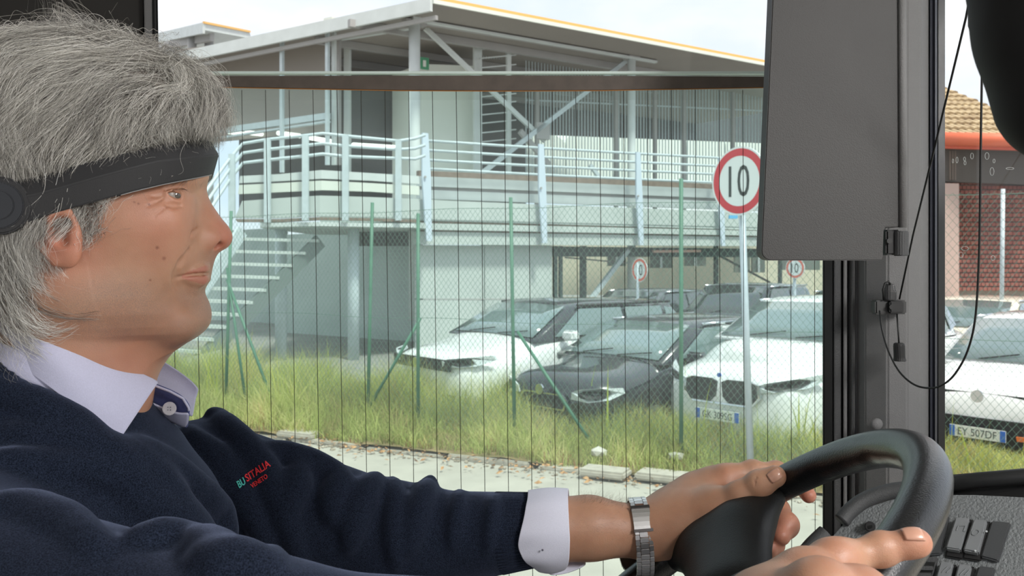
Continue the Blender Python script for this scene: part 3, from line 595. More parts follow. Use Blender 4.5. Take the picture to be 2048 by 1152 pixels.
# tiles: rows of half-round clay tiles
mt = MB(); e = (g1-g0); Lg = e.length; e.normalize(); upv = Vector((.0, .93, .36)).normalized(); up2 = e.cross(upv).normalized(); up2 = up2 if up2.z > 0 else -up2
ntile = 13
top_z = at(1960, 150, 21).z
Lr = (top_z-g0.z)/upv.z
rows_ = 12
for r_ in range(rows_):
    for c_ in range(int(Lg/.13)):
        b0 = g0+e*(c_*.13+(r_ % 2)*.02)+upv*(r_*Lr/rows_)+up2*.05; n_ = 5; V = []
        for t, rr2, lf in ((0, .062, .035), (1, .050, 0)):
            for k in range(n_): an = PI*k/(n_-1); V.append(b0+e*(.065+math.cos(an)*rr2)+up2*(math.sin(an)*rr2*.8+lf)+upv*(t*Lr/rows_*1.06))
        mt.add(V, [(k, k+1, n_+k+1, n_+k) for k in range(n_-1)]+[tuple(range(n_))[::-1]])
MB().prism([g0, g1, g1+upv*Lr, g0+upv*Lr], up2*.05).build('roof_slab', mat('roof boarding', (140, 120, 96), .9), rb_)
mt.build('roof_tiles', mat('weathered clay tiles', (206, 186, 150), .9, col2=(160, 136, 104), nscale=3), rb_, fix=False, kind='stuff')
MB().prism([at(1860, 292, 17.3), at(2140, 300, 16.6), at(2140, 372, 16.6), at(1860, 362, 17.3)], (0, .3, 0)).build('dark_cladding', mat('dark corrugated cladding', (84, 78, 72), .8), rb_)
mb = MB()
for x in np.arange(1900, 2010, 5): mb.bar(at(x, 302, 17.18), at(x, 360, 17.18), .03, .03, up=(1, 0, 0))
mb.build('corrugation', mat('brown ribs', (110, 98, 88), .8), rb_, fix=False, kind='stuff')
MB().prism([at(1860, 360, 17.5), at(2140, 368, 16.8), at(2140, 640, 16.8), at(1860, 640, 17.5)], (0, .3, 0)).build('wall', mat('mortar', (150, 140, 126), .95), rb_)
bk_ = MB(); rg = random.Random(3)
for j in range(24):
    for i in range(30):
        x = 1898+i*8.4+(j % 2)*4.2; y = 366+j*9.2; Yb = 17.45-(x-1860)*.0025; a = at(x, y, Yb); 
        bk_.obox(a, (.033, 0, 0), (0, .03, 0), (0, 0, .032))
bk_.build('bricks', mat('red brown brick', (150, 92, 78), .9, col2=(120, 66, 56), nscale=4), rb_, fix=False, kind='stuff')
MB().prism([at(1872, 366, 17.1), at(1918, 367, 17.1), at(1918, 640, 17.1), at(1872, 640, 17.1)], (0, .3, 0)).build('pillar', mat('pinkish concrete', (188, 164, 154), .9), rb_)
MB().tube([at(2006, 378, 15.5), at(2003, 640, 15.5)], .035, 10).build('downpipe', M_stb, rb_, smooth=True)
# ================================================================ parked cars
M_carw = mat('white car paint', (236, 238, 236), .3, coat=1); M_card = mat('black car paint', (28, 32, 40), .25, coat=1, spec=.6); M_carg = mat('grey car paint', (84, 88, 94), .3, coat=1)
M_glass = mat('car window glass', (104, 124, 124), .08, coat=1, spec=1.0); M_blackp = mat('black car plastic', (30, 31, 32), .6); M_chrome = mat('chrome', (210, 214, 218), .12, metal=1)  # M_glass base lightened: sky reflection put into its colour
M_lampc = mat('clear headlamp', (206, 214, 216), .1, coat=1); M_tyre = mat('tyre rubber', (26, 26, 27), .85); M_alloy = mat('alloy wheel', (150, 152, 156), .35, metal=.8)
M_plate = mat('number plate white', (226, 230, 222), .4); M_pblue = mat('plate blue', (48, 104, 196), .4); M_amber = mat('amber lamp', (210, 110, 50), .3)
def car(name, label, pos, ang, L=4.5, Wd=1.84, Hh=1.62, paint=None, roofm=None, hood=.98, belt=1.02, wsb=1.15, wst=1.85, rrt=3.85, style='suv', plate=None, logo=True, group=None, glassm=None):
    """local axes: x back from the nose, y to the car's left, z up"""
    paint = paint or M_carw; M_glass = glassm or globals()['M_glass']; a = math.radians(ang); bx = Vector((math.sin(a), math.cos(a), 0)); ly = Vector((math.cos(a), -math.sin(a), 0)); O = Vector(pos)
    root = empty(name, O, label, 'car', group)
    def T(x, y, z): return O+bx*x+ly*y+Vector((0, 0, z))
    hw = Wd/2
    # stations: x, half width at sill / waist / shoulder, low z, shoulder z, top z at centre
    ws = [(0.00, .30, .34, .62, .60), (.04, .72, .24, .72, .84), (.16, .86, .20, .78, .93), (.42, .965, .19, .82, .965), (.9, 1.0, .19, .86, 1.0), (wsb, 1.0, .19, .92, 1.05), (wst, 1.0, .19, .95, 1.08), (2.6, 1.0, .19, .97, 1.09), (3.3, 1.0, .19, .98, 1.10), (L-.45, .985, .22, .99, 1.12), (L-.12, .90, .30, .97, 1.08), (L, .70, .42, .85, .95)]
    def top(x, k, sc): return k
    secs = []
    for (x, w, lo, sh, tp) in ws:
        hz = hood if x < wsb else belt+.02; sc = hz
        W_ = hw*w; sh_ = sh*sc; tp_ = tp*sc if x < wsb+.01 else belt+.03
        if x >= wsb: sh_ = belt-.05
        yz = [(W_*.90, lo), (W_*.97, lo+.12), (W_, lo+.30), (W_*1.0, (lo+sh_)/2+.12), (W_*.985, sh_-.04), (W_*.94, sh_+.01), (W_*.80, (sh_+tp_)/2+.02), (W_*.45, tp_-.005), (0, tp_)]
        full = yz+[(-y, z) for y, z in yz[-2::-1]]; secs.append([T(x, y, z) for y, z in full])
    n = len(secs[0]); V = [p for s_ in secs for p in s_]; Fq = [(i*n+j, i*n+j+1, (i+1)*n+j+1, (i+1)*n+j) for i in range(len(secs)-1) for j in range(n-1)]
    Fq += [(i*n, (i+1)*n, (i+1)*n+n-1, i*n+n-1) for i in range(len(secs)-1)]; Fq += [tuple(range(n)), tuple((len(secs)-1)*n+j for j in range(n))[::-1]]
    MB().add(V, Fq).build('body', paint, root, smooth=True, sub=1)
    # cabin
    zb = belt-.03; zt = Hh-.045
    cab = [(wsb-.05, .80, .80, zb, zb+.03), (wst, .78, .66, zb, zt), (wst+.35, .79, .67, zb, zt+.04), ((wst+rrt)/2, .79, .67, zb, zt+.045), (rrt, .78, .64, zb, zt+.01), (L-.12 if style == 'suv' else L-.5, .76, .70, zb, zb+.05)]
    secs = []
    for (x, w0, w1, z0, z1) in cab:
        a0, a1 = Wd*w0*.60, Wd*w1*.60; yz = [(a0, z0), (a0*.99, z0+.02), (a1+(a0-a1)*.5, (z0+z1)/2), (a1, z1-.05 if z1 > z0+.1 else z1-.01), (a1*.86, z1-.006), (a1*.4, z1+.008), (0, z1+.01)]
        full = yz+[(-y, z) for y, z in yz[-2::-1]]; secs.append([(x, y, z) for y, z in full])
    n = len(secs[0]); V = [T(*p) for s_ in secs for p in s_]; Fq = [(i*n+j, i*n+j+1, (i+1)*n+j+1, (i+1)*n+j) for i in range(len(secs)-1) for j in range(n-1)]; Fq += [tuple(range(n)), tuple((len(secs)-1)*n+j for j in range(n))[::-1]]
    rm = roofm or paint
    MB().add(V, Fq).build('cabin', rm, root, smooth=True)
    # windscreen: sheet laid just proud of the cabin's front
    def P_(s0, s1, t, u, off):   # between stations, u in -1..1 across
        A0, A1 = cab[s0], cab[s1]; x = A0[0]+(A1[0]-A0[0])*t; w = (Wd*A0[2]*.60)*(1-t)+(Wd*A1[2]*.60)*t; z = (A0[4])*(1-t)+(A1[4])*t
        return T(x-off-.02*(1-u*u), u*w*.955, z+off*.8-.012+.02*(1-u*u))
    g = [[P_(0, 1, t, u, .020) for u in np.linspace(-.96, .96, 7)] for t in (.05, .35, .65, .95)]
    V = [p for r_ in g for p in r_]; o = mesh_obj('windscreen', V, [(i*7+j, i*7+j+1, (i+1)*7+j+1, (i+1)*7+j) for i in range(3) for j in range(6)], M_glass, root, True); o.modifiers.new('s', 'SOLIDIFY').thickness = .006
    wp = MB(); 
    for s in (-.45, .25): wp.tube([P_(0, 1, .03, s, .04), P_(0, 1, .16, s+.5 if s < 0 else s+.55, .045)], .008, 5)
    wp.build('wiper', M_blackp, o)
    # side windows, both sides
    for s in (1, -1):
        def S(x, z):   # point on cabin side
            xs = [c_[0] for c_ in cab]; wb = np.interp(x, xs, [c_[1] for c_ in cab])*Wd*.60; wt = np.interp(x, xs, [c_[2] for c_ in cab])*Wd*.60; z1 = np.interp(x, xs, [c_[4] for c_ in cab]); t = (z-zb)/max(.05, z1-zb)
            return T(x, s*(wb+(wt-wb)*min(1, t)**1.2+.012), z)
        zlo = belt+.02; zh = zt-.05
        bp_ = wst+.95
        for nm, pts in (('side_window', [(wsb+.28, zlo), (bp_-.03, zlo), (bp_-.06, zh), (wst+.12, zh)]), ('side_window', [(bp_+.05, zlo), (rrt-.22, zlo), (rrt-.25, zh-.01), (bp_+.02, zh)]), ('quarter_window', [(rrt-.14, zlo+.02), (rrt+.22, zlo+.06), (rrt-.02, zh-.04), (rrt-.17, zh-.02)])):
            Q4 = [S(*p) for p in pts]; MB().prism(Q4, ly*s*.006).build(nm, M_glass, root)
        MB().tube([S(x, zt-.005) for x in (wst+.1, (wst+rrt)/2, rrt)], .018, 6).build('roof_rail', M_blackp if roofm else M_chrome, root, smooth=True)
        m_ = T(wsb+.42, s*(hw+.10), belt+.04); mm_ = MB().obox(m_, bx*.07, ly*.11, Vector((0, 0, .065))).build('door_mirror', paint, root, bevel=.03, seg=3)
        # sill, arches and wheels
        MB().obox(T(L/2, s*(hw-.02), .24), bx*(L*.5-1.0), ly*.03, Vector((0, 0, .07))).build('sill', M_blackp, root)
        for wx in (.82, L-.85):
            MB().disc(T(wx, s*(hw-.02), .34), ly*s, .39, .03, 28).build('wheel_arch', M_blackp, root)
            w_ = MB().disc(T(wx, s*(hw-.16), .33), ly*s, .33, .20, 28).build('wheel', M_tyre, root, bevel=.02)
            MB().disc(T(wx, s*(hw+.035), .33), ly*s, .21, .012, 20).build('hub_cap', M_alloy, w_)
        # headlamp: wraps the corner
        if style == 'slim': hl = [(.05, .36, .60), (.10, .56, .62), (.30, .80, .66), (.52, .90, .72), (.50, .89, .78), (.24, .74, .745), (.08, .50, .70), (.04, .37, .66)]
        elif style == 'oval': hl = [(.06, .40, .52), (.10, .62, .50), (.26, .80, .53), (.42, .88, .60), (.40, .86, .66), (.20, .74, .66), (.08, .52, .64), (.05, .42, .60)]
        elif style == 'small': hl = [(.10, .66, .60), (.26, .84, .60), (.42, .90, .66), (.42, .88, .86), (.30, .80, .90), (.14, .70, .86)]
        else: hl = [(.06, .42, .66), (.12, .64, .66), (.28, .80, .68), (.50, .90, .74), (.46, .88, .79), (.22, .74, .77), (.08, .52, .745), (.05, .42, .72)]
        sc = hood/.98; fz = 0 if style == 'small' else .12
        H8 = [T(x, s*y*hw/.92, z*sc+fz) for x, y, z in hl]; cen = sum(H8, Vector())/len(H8)
        H8 = [p-bx*.05+ly*s*.03 for p in H8]
        MB().prism(H8, -bx*.02).build('headlamp', M_lampc, root)
        C8 = [cen+(p-cen)*.62-bx*.075+ly*s*.01 for p in H8]; MB().prism(C8, -bx*.004).build('lamp_unit', M_blackp, root)
    sc = hood/.98; fz = 0 if style == 'small' else .12
    def front(pts, d, m, nm, th=.03, par=None):
        V = [T(-d+.35*(abs(y)/hw)**2.6*.45, y, z*sc+fz) for y, z in pts]; return MB().prism(V, bx*th).build(nm, m, par or root)
    if style == 'slim':       # two large rounded grille halves
        for s in (1, -1):
            pts = [(s*.03, .675), (s*.10, .70), (s*.33, .70), (s*.42, .67), (s*.43, .56), (s*.36, .49), (s*.12, .49), (s*.05, .54)]
            front([(y*1.08, z*1.03-.02) for y, z in pts], .050, M_chrome, 'grille_frame'); front(pts, .062, M_blackp, 'grille')
        front([(-.36, .485), (.36, .485), (.34, .470), (-.34, .470)], .05, M_chrome, 'bumper_strip')
        front([(-.80, .24), (.80, .24), (.70, .14), (-.70, .14)], .0, M_blackp, 'lower_grille')
    elif style == 'small':
        front([(-.72, .80), (.72, .80), (.72, .765), (-.72, .765)], .055, M_blackp, 'grille_bar'); front([(-.50, .58), (.50, .58), (.56, .30), (-.56, .30)], .06, M_blackp, 'lower_grille')
        front([(.34, .46), (.46, .46), (.45, .42), (.35, .42)], .08, M_amber, 'amber_tag')
    elif style == 'oval':
        front([(-.30, .56), (.30, .56), (.36, .50), (.33, .38), (-.33, .38), (-.36, .50)], .052, M_chrome, 'grille_frame'); front([(-.27, .54), (.27, .54), (.33, .50), (.30, .40), (-.30, .40), (-.33, .50)], .062, M_blackp, 'grille')
    else:
        front([(-.62, .73), (.62, .73), (.60, .61), (-.60, .61)], .055, M_blackp, 'grille'); front([(-.66, .36), (.66, .36), (.60, .22), (-.60, .22)], .04, M_blackp, 'lower_grille')
    if logo:
        zc = {'small': .785, 'slim': .735, 'oval': .60}.get(style, .68); MB().disc(T(-.075 if style != 'slim' else -.04, 0, zc*sc+fz), -bx, .06 if style != 'slim' else .022, .02, 20).build('round_badge', M_chrome if style != 'slim' else M_pblue, root)
    if plate:
        zc = {'small': .44, 'slim': .47, 'oval': .40}.get(style, .58)*sc+.01
        c = T(-.085, 0, zc); p_ = MB().obox(c, ly*.26, bx*.006, Vector((0, 0, .055))).build('number_plate', M_plate, root)
        for s in (1, -1): MB().obox(c+ly*s*.235-bx*.003, ly*.025, bx*.005, Vector((0, 0, .052))).build('plate_band', M_pblue, p_)
        v, f = txt_early(plate, 1.0); sx = .36/(v[:, 0].max()-v[:, 0].min()); sy = .072/(v[:, 1].max()-v[:, 1].min()); cx = (v[:, 0].max()+v[:, 0].min())/2; cy = (v[:, 1].max()+v[:, 1].min())/2
        mesh_obj('plate_lettering', [c-bx*.008+ly*((x-cx)*sx)+Vector((0, 0, (y-cy)*sy)) for x, y, z in v], f, mat('plate black', (60, 66, 64), .5), p_)
    return root
def gp(px, Y): return ((px-CX)/F*Y, Y, PG)
car('car', 'white SUV with a black roof, farthest left of the parked cars', gp(842, 11.25), 50, L=4.35, Wd=1.92, Hh=1.60, paint=M_carw, roofm=M_card, hood=1.10, belt=1.15, style='suv')
car('car', 'black low hatchback parked between the two white SUVs', gp(1090, 10.12), 47, L=4.3, Wd=1.74, Hh=1.42, paint=M_card, hood=.96, belt=.98, wsb=1.1, wst=1.9, style='oval', plate='')
car('car', 'white SUV with twin dark grille and number plate behind the sign pole', gp(1444, 9.35), 47, L=4.5, Wd=1.84, Hh=1.70, paint=M_carw, hood=1.12, belt=1.24, wsb=1.2, wst=1.85, style='slim', plate='GK 309SG')
car('car', 'white hatchback with number plate, nearest car right of the grey pillar', gp(1962, 8.75), 50, L=3.7, Wd=1.66, Hh=1.56, paint=M_carw, hood=1.04, belt=1.06, wsb=.85, wst=1.45, rrt=3.2, style='small', plate='EY 507DF')
car('car', 'white pickup-like SUV in the back row right of the grey pillar', gp(1965, 18.5), 42, L=4.6, Wd=1.88, Hh=1.72, paint=M_carw, hood=1.08, belt=1.1, style='suv')
car('car', 'cream white car half hidden by the right edge of the grey pillar', gp(1872, 14.4), 44, L=4.0, Wd=1.7, Hh=1.5, paint=mat('cream car paint', (232, 226, 208), .3, coat=1), hood=.95, belt=1.0, wsb=1.0, style='suv')
for px, Y, lab, p, hh_ in ((1172, 18.6, 'grey estate car under the deck, left of the round column', M_carg, 1.5), (1382, 17.1, 'dark SUV under the deck, right of the small faded sign', M_card, 1.66), (1628, 15.7, 'dark car under the deck beside the right small sign', M_card, 1.58)):
    car('car', lab, gp(px, Y), 40, L=4.4, Wd=1.8, Hh=hh_, paint=p, hood=.95, belt=1.0, style='suv', logo=False, group='dark cars under the deck', glassm=mat('dark car window glass', (40, 50, 52), .08, coat=1, spec=1.0))  # darker copy of the window glass, under-deck shade put into its colour
# ================================================================ the bus cab
M_pil = mat('grey grained cab plastic', (112, 112, 112), .62, bump=.25, bscale=900, noise=.04, nscale=40); M_pild = mat('dark grey cab plastic', (66, 67, 68), .6, bump=.2, bscale=900)
M_rub = mat('black rubber seal', (16, 17, 17), .55); M_rubb = mat('blue-grey rubber lip', (52, 54, 62), .5); M_dash = mat('grained dashboard plastic', (112, 116, 117), .55, bump=.4, bscale=420, noise=.1, nscale=300)
M_dark = mat('black cab trim', (20, 20, 21), .6); M_sw = mat('satin black switch', (66, 68, 70), .38, bump=.05, bscale=900)
YW = 1.18
def vprism(name, cols, y0, y1, m, parent=None, **kw):
    """upright moulding: plan outline given as (pixel column, depth) pairs, from picture row y0 to y1 at depth YW"""
    z1 = H-(y0-CY)/F*YW; z0 = H-(y1-CY)/F*YW
    P_ = [Vector(((x-CX)/F*Y, Y, z0)) for x, Y in cols]; return MB().prism(P_, (0, 0, z1-z0)).build(name, m, parent, **kw)
T0, T1 = -160, 1330
pil = empty('window_pillar', at(1770, T1, 1.2), kind='structure')
vprism('pillar_cover', [(1694, 1.175), (1706, 1.150), (1712, 1.158), (1730, 1.135), (1775, 1.112), (1815, 1.108), (1842, 1.118), (1858, 1.150), (1862, 1.26), (1694, 1.26)], T0, T1, M_pil, pil, bevel=.003, seg=3)
vprism('window_channel', [(1664, 1.19), (1668, 1.165), (1682, 1.165), (1686, 1.19)], T0, T1, M_pild, pil, bevel=.001); vprism('window_channel', [(1685, 1.2), (1687, 1.16), (1694, 1.16), (1697, 1.2)], T0, T1, M_pil, pil, bevel=.001)
vprism('rubber_seal', [(1645, 1.22), (1646, 1.17), (1665, 1.165), (1667, 1.22)], T0, T1, M_rub, pil, bevel=.002)
vprism('rubber_lip', [(1857, 1.17), (1860, 1.145), (1866, 1.150), (1870, 1.145), (1876, 1.16), (1876, 1.2)], T0, T1, M_rubb, pil, bevel=.001)
vprism('windscreen_seal', [(1874, 1.2), (1875, 1.155), (1890, 1.165), (1890, 1.25)], T0, T1, M_rub, pil, bevel=.002)
c = at(1754, 848, 1.112); v, f = ball(c, .0078, 20, (0, -1, 0)) if 'ball' in globals() else ([], [])
def dome(c, r, n=20, k=.55):
    V = []; Fq = []
    for i in range(7):
        th = PI/2*i/6
        for j in range(n): a = 2*PI*j/n; V.append((c[0]+r*math.sin(th)*math.cos(a), c[1]-r*k*math.cos(th), c[2]+r*math.sin(th)*math.sin(a)))
    for i in range(6):
        for j in range(n): Fq.append((i*n+j, i*n+(j+1) % n, (i+1)*n+(j+1) % n, (i+1)*n+j))
    return V, Fq
V, Fq = dome(c, .0072); mesh_obj('screw_cap', V, Fq, M_pil, pil, True)
pl2 = empty('rear_pillar', at(250, T1, 1.2), kind='structure')
vprism('pillar_panel', [(-500, 1.10), (286, 1.14), (290, 1.25), (-500, 1.25)], T0, T1, mat('dark curtain side panel', (40, 38, 36), .8, noise=.1, nscale=30), pl2)
z1 = at(0, T0, YW).z; z0 = at(0, T1, YW).z
def slant(name, x0, x1, dx, ya, yb, m):
    pts = [(x0, ya), (x1, ya), (x1, yb), (x0, yb)]
    lo = [Vector(((x+dx-CX)/F*Y, Y, z0)) for x, Y in pts]; hi = [Vector(((x-3-CX)/F*Y, Y, z1)) for x, Y in pts]; V = lo+hi
    return MB().add(V, [(3, 2, 1, 0), (4, 5, 6, 7), (0, 1, 5, 4), (1, 2, 6, 5), (2, 3, 7, 6), (3, 0, 4, 7)]).build(name, m, pl2, bevel=.001)
slant('window_channel', 288, 304, 20, 1.13, 1.22, M_pil); slant('rubber_seal', 303, 308, 20, 1.14, 1.22, M_rub); slant('rubber_lip', 308, 312, 20, 1.15, 1.22, M_pild); slant('rubber_seal', 311, 316, 20, 1.16, 1.22, M_rub)
# side window: clear upper pane, tinted lower pane with its brown top strip and heating wires
win = empty('window_1', at(980, 1200, 1.19), kind='structure')
G_up = glass('clear window glass', (.97, .98, .97), .8, haze=.012); G_lo = glass('tinted window glass', (.80, .945, .915), .6, haze=.095, hazecol=(.80, .92, .89)); G_fr = glass('windscreen glass', (.95, .97, .96), .8, haze=.02)
def pane(name, x0, x1, y0, y1, Y, th, m, par): return MB().obox((at(x0, y0, Y)+at(x1, y1, Y))/2, (at(x1, y0, Y)-at(x0, y0, Y))/2, (0, th/2, 0), (at(x0, y0, Y)-at(x0, y1, Y))/2).build(name, m, par)
def sheetpane(name, P4, m, par): return mesh_obj(name, P4, [(0, 1, 2, 3)], m, par)
sheetpane('upper_pane', [at(260, -170, 1.215), at(1660, -170, 1.215), at(1660, 200, 1.215), at(260, 200, 1.215)], G_up, win)
sheetpane('lower_pane', [at(260, 147, 1.185), at(1660, 147, 1.185), at(1660, 1340, 1.185), at(260, 1340, 1.185)], G_lo, win)
MB().obox(at(960, 146, 1.185), (.47, 0, 0), (0, .0035, 0), (0, 0, .0016)).build('pane_edge', mat('ground glass edge', (206, 222, 216), .3), win)
mb = MB(); xs = [260, 450, 600, 800, 1000, 1200, 1400, 1660]; yt = [153, 153, 152.5, 152, 152, 152.5, 153.5, 155]; yb = [171, 174, 177, 180.5, 181.5, 180.5, 177, 172]; n = len(xs)
V = [at(x, y, 1.1815) for x, y in zip(xs, yt)]+[at(x, y, 1.1815) for x, y in zip(xs, yb)]; V += [p+Vector((0, -.003, 0)) for p in V]
Fq = []
for i in range(n-1): Fq += [(i, i+1, n+i+1, n+i), (2*n+i, 3*n+i, 3*n+i+1, 2*n+i+1), (i, 2*n+i, 2*n+i+1, i+1), (n+i, n+i+1, 3*n+i+1, 3*n+i)]
MB().add(V, Fq).build('brown_strip', mat('brown bonding strip', (88, 78, 70), .6, noise=.25, nscale=60), win)
MB().tube([at(x, y+.8, 1.181) for x, y in zip(xs, yb)], .0007, 6).build('copper_line', mat('copper busbar', (176, 120, 66), .4), win)
M_hw = mat('heating wire', (38, 34, 26), .6)
for k in range(-4, 25):
    xt = 483+47.75*k; xb = xt+np.interp(k, [-4, 0, 24], [16, 15, 1])
    pts = [at(xt+(xb-xt)*(y-180)/820+.5*math.sin(y*.01+k), y, 1.1835) for y in (180, 450, 720, 1000, 1300)]
    if xt < 1645: MB().tube(pts, .00042, 4).build('heating_wire', M_hw, win)
# windscreen
win2 = empty('window_2', at(2000, 1000, 1.15), kind='structure')
sheetpane('pane', [Vector((at(1882, 0, 1.22).x, 1.22, H+.45)), Vector((.92, .95, H+.45)), Vector((.98, .95, H-.36)), Vector((at(1884, 0, 1.22).x, 1.22, H-.36))], G_fr, win2)
sheetpane('pane', [Vector((.92, .95, H+.45)), Vector((1.02, -.9, H+.45)), Vector((1.08, -.9, H-.36)), Vector((.98, .95, H-.36))], G_fr, win2)
# dried drops on the windscreen
M_drop = mat('dried water mark', (226, 228, 226), .6)
def wsp(px, py):
    a = Vector((at(1884, 0, 1.22).x, 1.22, 0)); b = Vector((.95, .95, 0)); d = (b-a).normalized(); return onplane(px, py, (a.x, a.y, 0), (d.y, -d.x, 0), -.002)
for x, y, w, h in ((1914, 320, 2, 6), (1944, 312, 3, 6), (1929, 318, 2, 4), (1974, 312, 4, 7), (1988, 322, 2, 4), (1984, 343, 4, 8), (1930, 326, 2, 4), (1906, 322, 1.5, 4), (1922, 510, 4, 6), (1930, 497, 7, 4), (1986, 516, 4, 5), (2020, 337, 8, 2)):
    MB().tube([wsp(x+w*math.cos(t), y+h*math.sin(t)) for t in np.linspace(0, 2*PI, 12, endpoint=False)], .00025, 4, closed=True).build('water_mark', M_drop, win2)
# shell of the cab: roof, floor, side below the windows, door side
MB().box(-2.6, .96, -1.3, 1.22, H+.52, H+.56).build('ceiling', mat('pale cab ceiling', (176, 176, 172), .8), kind='structure')
MB().box(-2.6, 1.0, -1.3, 1.22, H-1.30, H-1.22).build('floor', mat('grey cab floor', (92, 92, 92), .8, noise=.1, nscale=40), kind='structure')
MB().box(-2.6, .98, 1.17, 1.23, H-1.3, at(0, 1300, 1.18).z).build('wall_left', M_pild, kind='structure')
MB().box(-2.6, -.45, 1.17, 1.23, at(0, -130, 1.18).z, H+.52).build('wall_left_upper', M_pild, kind='structure')
MB().box(-2.66, -2.6, -1.3, 1.22, H-1.3, H+.5).build('wall_rear', M_pild, kind='structure')
# sun visor / mirror housing hanging before the pillar
vis = empty('sun_visor', at(1670, 0, .98), 'large dark grey flat visor panel hanging over the window', 'visor')
out = []
def arcp(cx, cy, r, a0, a1, n=6): return [(cx+r*math.cos(math.radians(a0+(a1-a0)*i/n)), cy+r*math.sin(math.radians(a0+(a1-a0)*i/n))) for i in range(n+1)]
out = [(1552, -160)]+arcp(1542, 502, 19, 180, 90)+[(1762, 521), (1766, 516), (1768, 458), (1770, 455), (1798, 455)]+[(1806, 452), (1808, -160)]
MB().prism([at(x, y, .985) for x, y in out], (0, .022, 0)).build('visor_panel', mat('dark grey visor shell', (54, 53, 52), .55, bump=.15, bscale=900), vis, bevel=.0055, seg=4)
MB().tube([at(1803, -160, .984), at(1806, 455, .984)], .0042, 10).build('visor_rim', M_pil, vis, smooth=True)
MB().tube([at(1802, 462, .99), at(1802, 512, .99)], .0080, 18).build('hinge', M_pild, vis, bevel=.001); MB().obox(at(1781, 485, .998), (.008, 0, 0), (0, .008, 0), (0, 0, .014)).build('hinge_block', M_dark, vis, bevel=.002)
MB().disc(at(1777, 482, .989), (0, -1, 0), .003, .003, 12).build('hinge_screw', M_rub, vis)
# cord, clip, toggle
clip = empty('cord_clip', at(1777, 630, 1.11), 'small black cord clip screwed to the grey pillar', 'clip')
MB().obox(at(1777, 614, 1.098), (.0190, 0, 0), (0, .008, 0), (0, 0, .0085)).build('clip_bar', mat('dark clip plastic', (48, 48, 48), .5), clip, bevel=.0018, seg=2)
MB().obox(at(1790, 614, 1.088), (.0085, 0, 0), (0, .006, 0), (0, 0, .0072)).build('clip_block', M_dark, clip, bevel=.0015)
MB().tube([at(1779, 600, 1.092), at(1779, 582, 1.092), at(1779, 568, 1.092)], [.0082, .0082, .0060], 16).build('clip_barrel', mat('dark clip plastic', (48, 48, 48), .5), clip, smooth=False, bevel=.001)
MB().tube([at(1768, 600, 1.088), at(1766, 580, 1.086), at(1770, 567, 1.086), at(1777, 563, 1.086), at(1781, 569, 1.086)], .0014, 6).build('clip_loop', M_rub, clip, smooth=True)
MB().disc(at(1783, 614, 1.0815), (0, -1, 0), .0030, .0012, 14).build('screw', M_rub, clip)
cord = empty('blind_cord', at(1797, 720, 1.07), 'thin black looped pull cord with a barrel toggle in front of the pillar', 'cord')
def smoothp(pts, n=8):
    P_ = np.array(pts, float); t = np.arange(len(P_)); tt_ = np.linspace(0, len(P_)-1, n*len(P_)); out = []
    for q in tt_:
        i = min(int(q), len(P_)-2); u = q-i; p0 = P_[max(0, i-1)]; p1 = P_[i]; p2 = P_[i+1]; p3 = P_[min(len(P_)-1, i+2)]
        out.append(.5*((2*p1)+(-p0+p2)*u+(2*p0-5*p1+4*p2-p3)*u*u+(-p0+3*p1-3*p2+p3)*u**3))
    return out
MB().tube([at(1950, -60, .80), at(1932, 35, .83), at(1868, 300, .95), at(1826, 470, 1.04), at(1799, 598, 1.088)], .0011, 6).build('cord', M_rub, cord, smooth=True)
lp = smoothp([(1965, -60), (1964, 130), (1962, 260), (1960, 420), (1957, 540), (1950, 640), (1935, 702), (1912, 745), (1888, 768), (1862, 776), (1830, 770), (1800, 745), (1778, 705), (1764, 660), (1759, 622)], 6)
MB().tube([at(x, y, float(np.interp(i/len(lp), [0, .6, 1], [.86, .98, 1.088]))) for i, (x, y) in enumerate(lp)], .0011, 6).build('cord', M_rub, cord, smooth=True)
MB().tube([at(1794, 628, 1.085), at(1798, 688, 1.078)], .0010, 6).build('cord', M_rub, cord, smooth=True)
tg = MB().tube([at(1798, 686, 1.078), at(1798, 690, 1.078), at(1799, 716, 1.078), at(1799, 722, 1.078)], [.0058, .0066, .0066, .0080], 18).build('toggle', M_dark, cord, bevel=.0008)
# out-of-focus housing hanging at the upper right, close to the camera
mir = empty('mirror_housing', at(2100, 200, .42), 'black rounded mirror housing, close and blurred at the upper right corner', 'mirror')
YM = .42
MP = [cone(at(2110, -190, YM), at(2125, 60, YM), .045, .036, k=.01), cone(at(2125, 60, YM), at(2140, 190, YM), .036, .031, k=.01), cone(at(2140, 190, YM), at(2260, 230, YM+.03), .031, .034, k=.008), cone(at(2290, -100, YM+.02), at(2310, 180, YM+.02), .05, .045, k=.01)]
P, Q = surface(MP, np.array(at(2110, 0, YM))+np.array([-.075, -.06, -.10]), np.array(at(2110, 0, YM))+np.array([.10, .10, .10]), .004)
big_mesh('housing', relax(P, Q, 2), Q, mat('matte black housing', (14, 14, 15), .7), mir)
MB().tube([at(1948, 20, YM+.25), at(1948, 48, YM+.25), at(1950, 66, YM+.25)], [.006, .006, .004], 14, flat=(1.2, .5)).build('tab', M_pil, mir, smooth=True)
